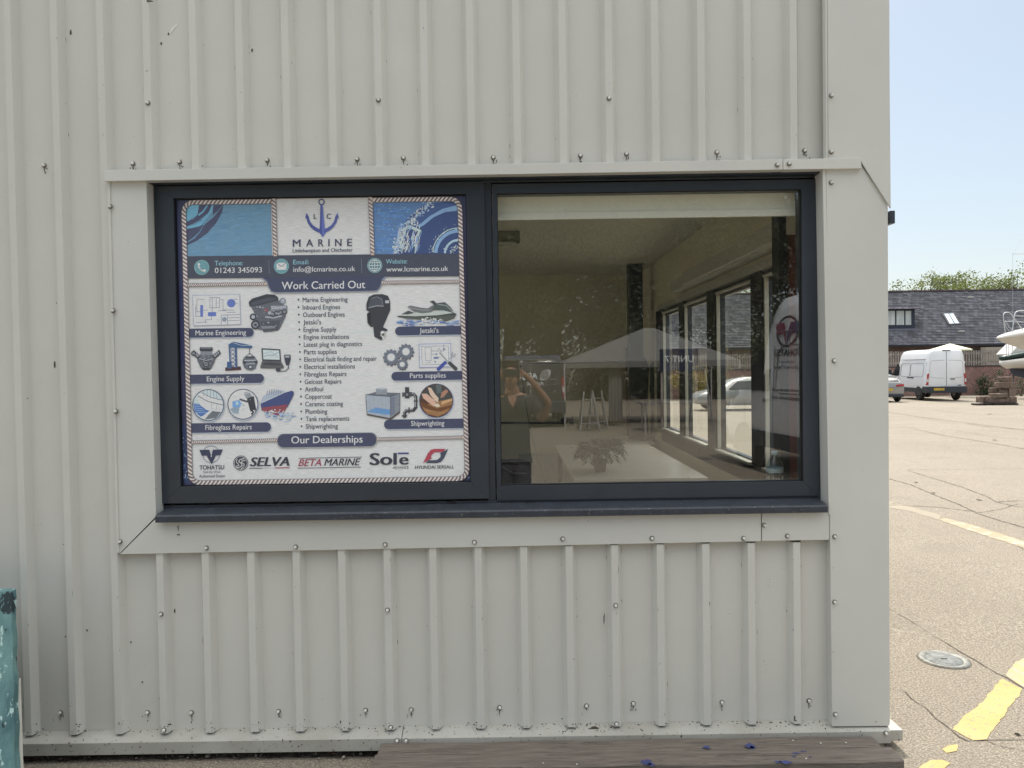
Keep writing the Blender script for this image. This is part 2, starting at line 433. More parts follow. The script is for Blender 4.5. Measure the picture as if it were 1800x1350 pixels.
# faint smears and specks that gather along the rib edges
for k in range(190):
    c = X0+rnd.randint(-10, 10)*PITCH; e = rnd.choice((-.0335, .0335, -.0335, .0335, .0145)); x = c+e+rnd.gauss(0, .0012); z = rnd.uniform(.12, 3.3)
    if not (x < xl-.01 or z > z_topflash+.03 or z < zsill-.01) or x > xr-.01: continue
    if z > 1.6 and x > .2 and rnd.random() < .6: continue
    h_ = abs(rnd.gauss(.001, .006))+.0015; w_ = rnd.uniform(.0007, .0017); y = -.0014 if abs(e) > .03 else -.0364
    mb.poly([(x-w_, y, z-h_*.6), (x+w_*.4, y, z-h_), (x+w_, y, z+h_*.3), (x, y, z+h_), (x-w_*.8, y, z+h_*.4)])
for k in range(26):
    x = rnd.uniform(-2.4, 1.4); z = rnd.uniform(.15, 3.3)
    if not (x < xl-.01 or z > z_topflash+.03 or z < zsill-.01): continue
    for j in range(rnd.randint(3, 9)):
        xx = x+rnd.gauss(0, .012); zz = z+rnd.gauss(0, .02); kk = (xx-X0)/PITCH; fr_ = abs(kk-round(kk))*PITCH
        if fr_ < .04: continue
        r_ = rnd.uniform(.0006, .0016); mb.poly([(xx+r_*math.cos(t), -.0013, zz+r_*math.sin(t)*1.3) for t in [2*math.pi*q/6 for q in range(6)]])
mb.build('dirt_smears', mat('dirt_smear', L3(128,122,108), rough=.95), unit)['kind'] = 'stuff'; mb = MB()
# grime at the foot of the sheets and under the screws
for k in range(420):
    px = rnd.uniform(40, 1560); b = 1283-(px-30)*.0138
    if rnd.random() < .45: px = rnd.choice([62,138,215,291,370,448,526,604,682,760,839,917,995,1073,1152,1230,1309,1387])+rnd.gauss(0, 8)
    dens = rnd.random(); py = b+rnd.uniform(1, 7) if dens < .7 else b+rnd.uniform(9, 24)
    if py > b+8 and not (900 < px < 1560): continue
    y = -.020-(py-b)*.004 if py < b+8 else -.0645
    s_ = rnd.uniform(.5, 1.7)
    P = [W(px+math.cos(t)*s_*rnd.uniform(.5, 1.5), py+math.sin(t)*s_*rnd.uniform(.4, 1.1), y-.003) for t in [2*math.pi*q/6 for q in range(6)]]
    mb.poly(P)
for (px, py, y) in [q for q in SC if q[2] == 0 and q[1] > 200][:-1]:
    for k in range(5):
        x = px+rnd.gauss(0, 4); yy = py+abs(rnd.gauss(4, 5))+3; s_ = rnd.uniform(.4, 1.3)
        P = [W(x+math.cos(t)*s_*.8, yy+math.sin(t)*s_*1.5, -.0012) for t in [2*math.pi*q/6 for q in range(6)]]; mb.poly(P)
    P = [W(px-1, py+5, -.0012), W(px+1, py+5, -.0012), W(px+rnd.uniform(-.5, 1), py+rnd.uniform(9, 17), -.0012)]; mb.poly(P)
mb.build('dirt_specks', drk, unit)['kind'] = 'stuff'

# ---- body of the unit (side, roof, back) and the room behind the window
wallb = mat('side_cladding', L3(160,160,152), rough=.5)
YB = 9.0; RX = 1.585
mb = MB(); mb.box(-9, XR-.01, YB, YB+.1, 0, HT); mb.box(-9.1, -9, 0, .7, 0, HT); mb.box(-9.1, -9, 5.4, YB, 0, HT); mb.box(-9.1, -9, .7, 5.4, 2.7, HT); mb.box(-9.1, -9, .7, 5.4, 0, .3); mb.build('rear_wall', wallb, unit)  # large unseen opening in the left wall added to let daylight into the room
mb = MB(); mb.box(-9.1, XR, -.02, YB+.1, HT, HT+.08); mb.build('roof', wallb, unit)
# wall core behind cladding, with the window opening
wx0 = W(266, 600, .036).x; wx1 = W(1449, 600, .036).x; wz0 = W(850, 898, .036).z; wz1 = W(850, 300, .036).z
mb = MB(); ya, yb = .037, .13
mb.box(-8.9, wx0, ya, yb, .0, HT-.02); mb.box(wx1, XR-.014, ya, yb, .0, HT-.02)
mb.box(wx0, wx1, ya, yb, wz1, HT-.02); mb.box(wx0, wx1, ya, yb, .0, wz0); mb.build('wall_core', innerw, unit)
# side wall to the yard: sill wall, head, piers between the side windows
SZ0, SZ1 = 1.08, 2.26
def zy(px): return 1300*RX/(px-902)-3.29          # depth of a point on the inner side wall
mb = MB(); mb.box(RX, XR-.014, .6, YB, 0, SZ0-.03); mb.box(RX, XR-.014, .6, YB, SZ1+.05, HT-.02)
yE = zy(1163)
mb.box(RX, XR-.014, yE, YB, SZ0-.03, SZ1+.05); mb.box(RX, XR-.014, .13, .62, 0, HT-.02)
mb.build('side_wall', innerw, unit)
mb = MB(); mb.box(-8.9, RX, 5.78, 5.88, 0, 2.85); mb.build('partition_wall', innerw, unit)
mb = MB(); mb.box(-8.9, RX, .13, 5.78, 2.85, 2.9); mb.build('room_ceiling', innerc, unit)
mb = MB(); mb.box(-8.9, RX, .13, 5.78, -.02, .03); mb.build('room_floor', concrete_floor, unit)
# trunking box along the head of the side windows
mb = MB(); mb.box(RX-.10, RX-.001, 1.2, 3.6, SZ1+.13, SZ1+.24); mb.box(RX-.13, RX-.001, .6, 3.0, SZ1+.14, SZ1+.25)
mb.build('ceiling_trunking', pale, unit, bevel=.008)
mb = MB(); mb.box(RX-.02, RX-.001, .6, yE, SZ1+.05, SZ1+.10); mb.build('window_head', pale, unit)
# columns
c0 = D(1106, 560, 8.2).x; c1 = D(1130, 560, 8.2).x
mb = MB(); mb.box(c0, c1, 4.9, 5.06, .03, 2.85); mb.build('steel_column', blackm, unit)
mb = MB(); x0 = D(1365, 600, 3.95).x; x1 = D(1381, 600, 3.95).x; mb.box(x0, x1, .62, .72, .03, 2.85); mb.build('steel_column', blackm, unit)
mb = MB(); mb.box(x1, RX-.001, .63, .70, .03, 2.85); mb.build('brick_pier', brick_in, unit)
mb = MB(); mb.box(D(1133, 600, 9).x, D(1162, 600, 9).x, 5.66, 5.74, .8, 2.33); mb.build('pale_door', pale, unit)
mb = MB(); mb.box(D(1100, 600, 9.02).x, D(1133, 600, 9.02).x, 5.70, 5.775, .8, 1.95); mb.build('brick_pier', brick_in, unit)
# side windows: px of (dark mullion start, pane start, pane end)
glass_side = glass_mat('side_glass', ior=1.45, tint=(.9, .92, .9), dirt=False)
for (a, b) in [(1168,1196),(1206,1245),(1262,1322),(1346,1372)]:
    y1, y0 = zy(a), zy(b)
    win = MB(); win.box(RX+.03, RX+.07, y0-.10, y0, SZ0-.03, SZ1+.05); win.box(RX+.03, RX+.07, y1, y1+.10, SZ0-.03, SZ1+.05)
    win.box(RX+.03, RX+.07, y0, y1, SZ1-.02, SZ1+.05); win.box(RX+.03, RX+.07, y0, y1, SZ0-.03, SZ0+.0)
    o = win.build('side_window', framem, unit)
    t = MB(); t.box(RX+.004, RX+.0292, y1-.004, y1+.012, SZ0-.03, SZ1+.02); t.box(RX-.004, RX+.0292, y0, y1+.012, SZ1+.003, SZ1+.018); t.box(RX-.02, RX+.0292, y0, y1+.012, SZ0-.028, SZ0-.012)
    t.build('window_lining', pale, o)
    g = MB(); g.quad((RX+.05, y0, SZ0), (RX+.05, y1, SZ0), (RX+.05, y1, SZ1), (RX+.05, y0, SZ1)); g.build('pane', glass_side, o)
mb = MB(); mb.box(RX+.005, RX+.08, .6, yE+.05, SZ1+.051, SZ1+.052); 
pm = MB()
ed = [1168,1196,1206,1245,1262,1322,1346]
for a, b in [(1156,1168),(1196,1206),(1245,1262),(1322,1346)]:
    pm.box(RX+.0, RX+.029, zy(b)+.035, zy(a)-.005, SZ0-.03, SZ1+.05)
pm.box(RX-.0, RX+.02, .6, yE, SZ0-.16, SZ0-.031)
pm.build('window_pier', blackm, unit)

# ---- the front window
win = MB()
def fr(mb, outer, inner, y0, y1):
    """rectangular ring from facade pixel rectangles (x0,y0top,x1,y1bottom at mid px), at depth y0..y1"""
    ox0, oz1 = W(outer[0], (outer[1]+outer[3])/2, y0).x, W((outer[0]+outer[2])/2, outer[1], y0).z
    ox1, oz0 = W(outer[2], (outer[1]+outer[3])/2, y0).x, W((outer[0]+outer[2])/2, outer[3], y0).z
    ix0, iz1 = W(inner[0], (inner[1]+inner[3])/2, y0).x, W((inner[0]+inner[2])/2, inner[1], y0).z
    ix1, iz0 = W(inner[2], (inner[1]+inner[3])/2, y0).x, W((inner[0]+inner[2])/2, inner[3], y0).z
    # mitred ring
    O = [(ox0, oz0), (ox1, oz0), (ox1, oz1), (ox0, oz1)]; I = [(ix0, iz0), (ix1, iz0), (ix1, iz1), (ix0, iz1)]
    for k in range(4):
        j = (k+1) % 4
        mb.prism([Vector((O[k][0], y0, O[k][1])), Vector((O[j][0], y0, O[j][1])), Vector((I[j][0], y0, I[j][1])), Vector((I[k][0], y0, I[k][1]))], (0, y1-y0, 0))
    return (ix0, iz0, ix1, iz1)
ob = MB()
# outer frame with mullion
xa = W(268, 600, .034).x; xb = W(1446, 600, .034).x; zt = W(856, 306, .034).z; zb_ = W(856, 889, .034).z
xl_ = W(279, 600, .034).x; xr_ = W(1435, 600, .034).x; ztt = W(856, 321, .034).z; zbb = W(856, 880, .034).z
ob.box(xa, xl_, .034, .11, zb_, zt); ob.box(xr_, xb, .034, .11, zb_, zt)
ob.box(xl_, xr_, .034, .11, ztt, zt+.02); ob.box(xl_, xr_, .034, .11, zb_-.01, zbb)
m0 = W(853, 600, .034).x; m1 = W(868, 600, .034).x; ob.box(m0, m1, .034, .11, zbb, ztt)
wf = ob.build('window', framem, unit, bevel=.003)
sash = MB(); L = fr(sash, (277.5, 323, 855.5, 881), (311, 344.5, 823.5, 851.5), .020, .10)
sash.build('sash', framem, wf, bevel=.001)
sash = MB(); Rr = fr(sash, (869, 319, 1437, 876), (877, 336, 1410.5, 850), .026, .10)
sash.build('sash', framem, wf, bevel=.001)
gk = MB()
for q in (L, Rr):
    x0, z0, x1, z1 = q; e = .0035
    gk.box(x0, x0+e, .032, .043, z0, z1); gk.box(x1-e, x1, .032, .043, z0, z1); gk.box(x0+e, x1-e, .032, .043, z1-e, z1); gk.box(x0+e, x1-e, .032, .043, z0, z0+e)
gk.build('gasket', gasket, wf)
glass_front = glass_mat('front_glass', ior=2.3, tint=(.95, .96, .92), wob=.004)
for q in (L, Rr):
    x0, z0, x1, z1 = q
    g = MB(); g.quad((x0-.004, GY, z0-.004), (x1+.004, GY, z0-.004), (x1+.004, GY, z1+.004), (x0-.004, GY, z1+.004)); g.build('pane', glass_front, wf)
sl_ = MB()
a = W(272, 895, -.075); b = W(1455.5, 895, -.075)
ztop = W(850, 890.5, -.07).z; zf0 = W(850, 905, -.075).z; zf1 = W(850, 897.5, -.075).z
sec = [(.033, zf1+.014), (-.068, zf1+.001), (-.075, zf1-.006), (-.075, zf0-.013), (-.068, zf0-.013), (-.066, zf0), (.033, zf0+.002)]
sl_.prism([Vector((a.x, y, z)) for y, z in sec], (b.x-a.x, 0, 0)); sl_.build('sill', sillm, wf, bevel=.002, fix=True)
ds = MB()
for k in range(150):
    px = rnd.uniform(285, 1440); t = rnd.random(); y = -.065+.09*t; z = zf1+.0015+.013*(y+.068)/.101
    x = W(px, 890, y).x; r_ = rnd.uniform(.0006, .002); ds.poly([(x+r_*math.cos(q)*rnd.uniform(.6, 2), y+r_*math.sin(q)*1.5, z+.0012) for q in [2*math.pi*j/6 for j in range(6)]])
for k in range(60):
    px = rnd.gauss(rnd.choice([361, 793, 870, 932, 1367, 1430]), 16); p = W(px, 886-(px-860)*.0145, .030); L_ = rnd.uniform(.003, .014); a_ = rnd.uniform(0, 3.1)
    ds.poly([(p.x, .0325, p.z+rnd.uniform(-.004, .006)), (p.x+L_*math.cos(a_), .0325, p.z+abs(L_*math.sin(a_))*.6), (p.x+L_*math.cos(a_)+.0006, .0325, p.z+abs(L_*math.sin(a_))*.6+.0008)])
o = ds.build('dust_specks', mat('pale_dust', L3(128,128,122), rough=1), wf); o['kind'] = 'stuff'
# drain covers
for px in (361, 793, 932, 1367):
    dc = MB(); p = W(px, 884, .028); dc.box(p.x-.021, p.x+.021, .026, .0345, p.z-.008, p.z+.006)
    dc.build('drain_cover', gasket, wf, bevel=.002)

# ---- roller blind
bl = thing('roller_blind', 'pale beige roller blind rolled almost to the top of the right pane', 'blind', (D(1140, 360, 3.45).x, .16, 2.3))
x0 = D(866, 360, 3.45).x; x1 = D(1402, 360, 3.45).x
z0 = D(1140, 384, 3.41).z+.012; z1 = D(1140, 371, 3.41).z
fab = mat('blind_fabric', L3(246,246,236), rough=.8, col2=L3(243,243,232), nscale=3)
mb = MB(); n = 10
for i in range(n):
    xa_ = x0+(x1-x0)*i/n; xb_ = x0+(x1-x0)*(i+1)/n
    mb.box(xa_, xb_,   .116, .1175, z1-.002, 2.58)
mb.build('fabric', fab, bl)
mb = MB(); mb.box(x0, x1, .108, .124, z0-.012, z1); mb.build('bottom_bar', mat('blind_bar', L3(246,245,238), rough=.45), bl, bevel=.003)
mb = MB(); mb.tube([(x0, .14, 2.575), (x1, .14, 2.575)], .022, 16); mb.build('roller_tube', fab, bl)
mb = MB(); cx = D(1405, 500, 3.42).x
zt_ = 2.5
while zt_ > 1.32:
    mb.sphere((cx, .135, zt_), .0028, 6, 4); zt_ -= .010
mb.build('bead_chain', pale, bl)
# ================================================================== the printed poster on the left pane
PM = print_mat('poster_print', rough=.4)
PK = 1.75        # printed albedo = photographed colour * PK (the sheet hangs in open shade)
def pc(r, g, b): return tuple(min(.85, v*k) for v, k in zip(L3(r, g, b, PK), (.99, 1.02, 1.04)))
PY = GY-.0012
pos = thing('window_poster', 'white and navy rope edged business poster filling the left window pane', 'poster', tuple(W(567, 850, PY)))
class Pic:
    """one printed piece of the sheet, drawn in facade pixels, each layer a hair above the one below"""
    def __init__(s, layer=0): s.mb = MB(); s.l = layer; s.n = 0
    def y(s): s.n += 1; return PY-.0012*s.l-.000003*s.n
    def pt(s, p, y): return W(p[0], p[1], y)
    def poly(s, pts, col):
        y = s.y(); s.mb.poly([s.pt(p, y) for p in reversed(pts)] if area(pts) < 0 else [s.pt(p, y) for p in pts], col); return s
    def circ(s, cx, cy, r, col, n=28, ry=None, a0=0, a1=360):
        ry = ry or r
        return s.poly([(cx+r*math.cos(R(a0+(a1-a0)*k/n)), cy+ry*math.sin(R(a0+(a1-a0)*k/n))) for k in range(n+(a1-a0 < 360))], col)
    def ring(s, cx, cy, r0, r1, col, n=36, a0=0, a1=360, k=1.0):
        y = s.y()
        for i in range(n):
            t0 = R(a0+(a1-a0)*i/n); t1 = R(a0+(a1-a0)*(i+1)/n)
            q = [(cx+r0*math.cos(t0), cy+r0*k*math.sin(t0)), (cx+r1*math.cos(t0), cy+r1*k*math.sin(t0)), (cx+r1*math.cos(t1), cy+r1*k*math.sin(t1)), (cx+r0*math.cos(t1), cy+r0*k*math.sin(t1))]
            s.mb.poly([s.pt(p, y) for p in q], col)
        return s
    def line(s, pts, w, col):
        y = s.y()
        for i in range(len(pts)-1):
            (ax, ay), (bx, by) = pts[i], pts[i+1]; L = math.hypot(bx-ax, by-ay) or 1
            nx, ny = -(by-ay)/L*w/2, (bx-ax)/L*w/2; ex, ey = (bx-ax)/L*w*.3, (by-ay)/L*w*.3
            s.mb.poly([s.pt(p, y) for p in ((ax-ex+nx, ay-ey+ny), (bx+ex+nx, by+ey+ny), (bx+ex-nx, by+ey-ny), (ax-ex-nx, ay-ey-ny))], col)
        return s
    def rrect(s, x0, y0, x1, y1, r, col, sl=-.0145, rl=True, rr=True):
        pts = []
        for cx, cy, a, on in ((x1-r, y0+r, -90, rr), (x1-r, y1-r, 0, rr), (x0+r, y1-r, 90, rl), (x0+r, y0+r, 180, rl)):
            if on: pts += [(cx+r*math.cos(R(a+90*k/6)), cy+r*math.sin(R(a+90*k/6))) for k in range(7)]
            else: pts.append((x1 if a in (-90, 0) else x0, y0 if a in (-90, 180) else y1))
        xm = (x0+x1)/2
        return s.poly([(x, y+(x-xm)*sl) for x, y in pts], col)
    def text(s, t, x0, x1, base, cap, col, bold=0, shear=0, sl=-.0145, space=1.0):
        b = bold*cap*1.1
        for k in ((0,) if not bold else ((-1, 1) if bold < .035 else (-1, -.3, .3, 1))):
            y = s.y()
            text(s.mb, t, x0+b+k*b, x1-b+k*b, base, cap, lambda X, B, h, dx: W(X, B-h+dx*sl, y), col, 0, shear, space)
        return s
    def done(s, name, parent=None, label=None): return s.mb.build(name, PM, parent or pos, label=label)
def area(p): return sum(p[i][0]*p[(i+1) % len(p)][1]-p[(i+1) % len(p)][0]*p[i][1] for i in range(len(p)))
WHT = pc(190,197,207); NAVY = pc(63,66,86); INK = pc(58,60,74); DK = pc(60,62,70); GR = pc(110,112,118); LG = pc(165,168,174)
# sheet behind everything, navy margins, with water at the feet of the margins
p = Pic(0)
p.poly([(309,348.5),(821,341.5),(829,848),(318,855)], pc(56,58,84))
p.poly([(313,500),(324,500),(328,640),(315,640)], pc(48,52,84)); p.poly([(318,748),(332,748),(336,845),(318,853)], pc(50,62,92))
for k in range(60):
    x, y0 = (rnd.uniform(320, 331), rnd.uniform(748, 846)) if k % 2 else (rnd.uniform(821, 827), rnd.uniform(748, 842))
    p.line([(x, y0), (x+rnd.uniform(-2, 3), y0+rnd.uniform(-5, 3))], rnd.uniform(.5, 1.4), pc(*rnd.choice([(120,145,175),(165,182,200),(85,105,150)])))
p.done('backing_sheet')
# main white field, rounded
def quadmap(u, v):
    """u,v in 0..1 over the roped field"""
    a = (322.5+(334.5-322.5)*v, 356+(849-356)*v); b = (808+(821.5-808)*v, 349.5+(841.5-349.5)*v)
    return (a[0]+(b[0]-a[0])*u, a[1]+(b[1]-a[1])*u)
def rounded(r=.035, ru=None, n=6):
    out = []
    for cu, cv, a in ((1-r, r, -90), (1-r, 1-r, 0), (r, 1-r, 90), (r, r, 180)):
        for k in range(n+1):
            t = R(a+90*k/n); out.append(quadmap(cu+r*math.cos(t), cv+r*math.sin(t)))
    return out
p = Pic(1); p.poly(rounded(), WHT)
p.poly([(480,349.5),(655,347),(657,447),(483,449)], pc(196,203,213))
for k in range(70):   # faint tone streaks in the brushed background
    x = rnd.uniform(345, 700); y0 = rnd.uniform(510, 840); p.line([(x, y0), (x+rnd.uniform(40, 110), y0-1)], rnd.uniform(.8, 2), pc(*rnd.choice([(183,191,203),(197,203,211),(178,187,200)])))
p.done('white_field')
# left picture : blue water and a dark swirl
p = Pic(2)
p.poly([(325,372),(330,363),(338,360),(476,357.5),(478,449),(326,451.5)], pc(99,131,154))
for k in range(110):
    x = rnd.uniform(330, 455); y0 = rnd.uniform(364, 448); p.line([(x, y0), (x+rnd.uniform(6, 20), y0-rnd.uniform(0, 4))], rnd.uniform(.5, 1.6), pc(*rnd.choice([(98,138,168),(88,126,157),(104,146,174),(84,120,152)])))
sw = pc(70,72,94); tl = pc(104,155,178)
p.poly([(325,372),(330,363),(338,360),(350,360),(348,377),(325,391)], tl)
p.poly([(350,360),(373,360),(366,374),(350,387),(338,394),(325,399),(325,391),(340,385),(347,378)], sw)
p.poly([(349,376),(356,371),(363,361),(366,361),(358,373),(349,380)], tl)
p.poly([(325,403),(341,398),(354,391),(357,396),(350,408),(339,418),(326,427)], sw)
p.poly([(325,400),(341,395),(353,389),(367,374),(372,361),(375,361),(372,373),(358,390),(354,396),(350,398),(341,400),(325,403)], tl)
p.poly([(375,361),(392,360),(384,369),(374,379)], sw)
p.poly([(393,360),(390,374),(380,392),(364,410),(345,424),(327,432),(327,428),(342,419),(352,408),(358,396),(376,381),(387,367)], sw)
p.done('swirl_picture')
# right picture : splashing wave
p = Pic(2)
p.poly([(656,356.5),(797,353.5),(804,357),(807,364),(808.5,446),(657.5,448)], pc(86,114,152))
for k in range(70):
    x = rnd.uniform(658, 710); y0 = rnd.uniform(358, 446); p.line([(x, y0), (x+rnd.uniform(6, 24), y0-.4)], rnd.uniform(1, 3), pc(*rnd.choice([(76,108,156),(90,126,172),(84,120,168)])))
nv = pc(58,72,110); fo = pc(168,184,206); mb_ = pc(118,146,178)
p.poly([(697,447),(702,420),(711,397),(724,377),(742,363),(760,357),(797,354),(804,357),(807,364),(808.5,446)], nv)
p.poly([(711,392),(716,385),(731,371),(752,360),(778,357),(805,359),(807,371),(790,370),(768,374),(752,383),(741,395),(733,400),(723,394)], pc(66,84,126))
p.poly([(723,390),(733,396),(741,392),(755,380),(778,367),(806,360),(806,370),(782,373),(762,382),(745,396),(737,400)], mb_)
p.poly([(714,398),(722,396),(741,405),(739,408),(724,403)], fo)
for k in range(420):          # foam along the crest
    t = rnd.random(); x = 697+t*t*62; y0 = 447-t*90+rnd.gauss(0, 3)
    a = rnd.uniform(.6, 2.0); p.circ(x+rnd.gauss(0, 3.5), y0+rnd.gauss(0, 3), a, pc(*rnd.choice([(178,192,212),(150,168,196),(196,206,220),(120,146,184)])), n=5, ry=a*rnd.uniform(.5, 1.3))
for k in range(70):
    x = rnd.uniform(697, 738); y0 = rnd.uniform(405, 446); p.line([(x, y0), (x+rnd.uniform(1, 5), y0-rnd.uniform(4, 16))], rnd.uniform(.5, 2), pc(*rnd.choice([(168,184,206),(120,146,184),(196,206,220)])))
for k in range(90):
    a = rnd.uniform(.3, .9); p.circ(rnd.uniform(664, 720), rnd.uniform(362, 444), a, pc(170,186,208), n=5)
p.ring(806, 446, 37, 43, mb_, a0=182, a1=268); p.ring(806, 446, 44.5, 46, fo, a0=185, a1=268); p.ring(806, 446, 22, 26, pc(146,168,194), a0=182, a1=268)
for k in range(80):
    t = R(rnd.uniform(182, 268)); r_ = rnd.choice([24, 45, 14, 10, 50])+rnd.gauss(0, 1.5); x, y0 = 806+r_*math.cos(t), 446+r_*math.sin(t)
    p.circ(x, y0, rnd.uniform(.4, 1.1), pc(176,192,212), n=5)
p.done('wave_picture')
# contact band
p = Pic(4)
p.poly([(326.5,450.5),(809,445.5),(810.5,485.5),(327.5,489.5)], pc(65,68,80))
p.line([(472.5,457),(473.3,481)], .7, pc(110,112,130)); p.line([(635,454),(636,480)], .7, pc(110,112,130))
ic = pc(96,134,140); icd = pc(78,112,120); w_ = pc(220,226,230)
p.circ(354.6,470,13.2,pc(120,152,156)); p.circ(354.6,470,12.3,ic)
p.circ(494.6,468,13.2,pc(120,152,156)); p.circ(494.6,468,12.3,ic); p.circ(658.8,466.6,13.2,pc(120,152,156)); p.circ(658.8,466.6,12.2,icd)
p.line([(349,463.5),(349.5,469),(352.5,473.5),(357,476.5),(360.5,476.2)], 2.6, w_)
p.poly([(346.8,464),(349.5,461.6),(352.2,465),(349.5,467.6)], w_); p.poly([(356,475.5),(358.8,472.6),(362.4,475.4),(360,478.4)], w_)
p.poly([(486,462),(503.3,461.6),(503.6,474),(486.4,474.4)], w_); p.line([(486,462),(494.8,468.6),(503.3,461.6)], 1, pc(84,90,104)); p.line([(486.4,474.4),(492,467.5)], .6, pc(120,126,134)); p.line([(503.6,474),(498,467.2)], .6, pc(120,126,134))
for r_ in (9.6,): p.ring(658.8, 466.6, r_, r_+1.1, w_)
p.line([(658.8,457),(658.8,476.2)], 1, w_); p.line([(649.2,466.8),(668.4,466.4)], 1, w_)
for k_ in (.5,):
    pts = [(658.8+4.8*math.cos(R(a)), 466.6+9.6*math.sin(R(a))) for a in range(0, 361, 20)]; p.line(pts, .9, w_)
p.line([(651,461.8),(666.6,461.4)], .9, w_); p.line([(651,472),(666.6,471.6)], .9, w_)
tc = pc(128,168,178)
p.text('Telephone:', 377.5, 427, 466.8, 8.2, tc); p.text('01243 345093', 377.5, 460.5, 480, 9.3, w_, bold=.012)
p.text('Email:', 515.5, 543, 464.8, 8, tc); p.text('info@lcmarine.co.uk', 515.5, 624.5, 478, 8.6, w_, bold=.008)
p.text('Website:', 678.5, 716, 463.6, 8, tc); p.text('www.lcmarine.co.uk', 679, 788, 477.6, 8.6, w_, bold=.008)
p.done('contact_band')
# anchor logo
p = Pic(3); nb = pc(70,78,132); nl = pc(92,102,160)
p.ring(565.2,355,3.7,5.6,pc(66,70,104))
p.poly([(563.2,360),(567.2,360),(571,400),(574,407),(567.5,417),(560,407),(562,400)], nb)
p.poly([(565.2,360),(567.2,360),(571,400),(574,407),(567.5,417),(566.5,408)], nl)
for s_ in (-1, 1):
    c = 566
    p.poly([(c+s_*27.5, 374), (c+s_*29.5, 384), (c+s_*27, 384), (c+s_*25.5, 391), (c+s_*20, 399.5), (c+s_*12, 406), (c+s_*4, 409.5), (c+s_*3, 404),
            (c+s_*9, 400.5), (c+s_*16, 396), (c+s_*21, 389.5), (c+s_*23, 383.5), (c+s_*22.5, 382)], nb if s_ < 0 else pc(78,86,140))
p.text('L', 551.3, 556.6, 384.6, 8.8, INK, bold=.02); p.text('C', 574, 581.8, 384.6, 8.8, INK, bold=.02)
for ch, a, b in (('M',514.5,528.3),('A',537.8,550.6),('R',559.3,568.8),('I',577,579.3),('N',588.8,600.3),('E',610.2,619)):
    p.text(ch, a, b, 433.8-(a-514)*.0145, 12.6, pc(62,64,82), bold=.02)
p.text('Littlehampton and Chichester', 514.5, 620, 443.6, 6.3, pc(62,64,82), bold=.014)
p.done('anchor_logo')
# headings and label pills
def pill(x0, y0, x1, y1, t, tx0, tx1, base, cap, left):
    p = Pic(3); r = (y1-y0)/2
    p.rrect(x0+1, y0+1.5, x1+1, y1+1.5, r, pc(150,155,166), rl=left, rr=not left); p.rrect(x0, y0, x1, y1, r, NAVY, rl=left, rr=not left)
    p.text(t, tx0, tx1, base, cap, pc(214,218,224), bold=.006); p.done('label_pill')
pill(327.5,577,446,593,'Marine Engineering',343.5,432.5,589.6,8.6,False)
pill(330,657.8,464,674,'Engine Supply',363.5,429.5,670.4,8.6,False)
pill(332.5,743.2,476.5,760,'Fibreglass Repairs',361,442.5,755.8,8.6,False)
pill(694.5,573.5,811.5,589,"Jetski's",737.5,771,585.4,8.6,True)
pill(688,652.8,813,668.4,'Parts supplies',720.5,783.5,664.6,8.6,True)
pill(675,736.8,815,753.6,'Shipwrighting',722.5,781,748.6,8.6,True)
p = Pic(4)
p.poly([(459,489),(680,486.2),(676.5,490),(672.5,497),(669,506),(662,512.6),(484,515.6),(476,513),(471.5,505),(468,496),(463,491.5)], pc(120,124,136))
p.poly([(462,488.3),(677,485.6),(671.5,491),(668,503),(664,509),(658,511),(484,513.8),(477,511.5),(473,504),(470,494.5)], NAVY)
p.text('Work Carried Out', 495, 642, 508.6, 13.2, pc(222,226,232), bold=.012)
p.done('heading_banner')
p = Pic(4)
p.rrect(486.5,761,663,787,11,pc(140,140,142)); p.rrect(488,762,661.5,785.6,10.5,NAVY)
p.text('Our Dealerships', 512, 637.5, 779.6, 12.6, pc(222,226,232), bold=.012)
p.done('heading_banner')
# list of services
items = [('Marine Engineering',532,611),('Inboard Engines',532,598),('Outboard Engines',532.6,606),("Jetski's",533,564.5),('Engine Supply',533.5,591.5),
 ('Engine installations',533.8,613.5),('Latest plug in diagnostics',534,636.5),('Parts supplies',534.4,592),('Electrical fault finding and repair',534.8,662),
 ('Electrical installations',535,624),('Fibreglass Repairs',535.2,609),('Gelcoat Repairs',535.6,600),('Antifoul',536,568),('Coppercoat',536.2,583.5),
 ('Ceramic coating',536.5,603),('Plumbing',536.9,575.5),('Tank replacements',537.2,614),('Shipwrighting',537.4,594)]
p = Pic(2)
for i, (t, a, b) in enumerate(items):
    yb = 531.2+i*13.08
    p.circ(a-7.3, yb-4.3, 1.6, INK, n=10); p.text(t, a, b, yb, 8.2, INK, bold=.008)
p.done('service_list')
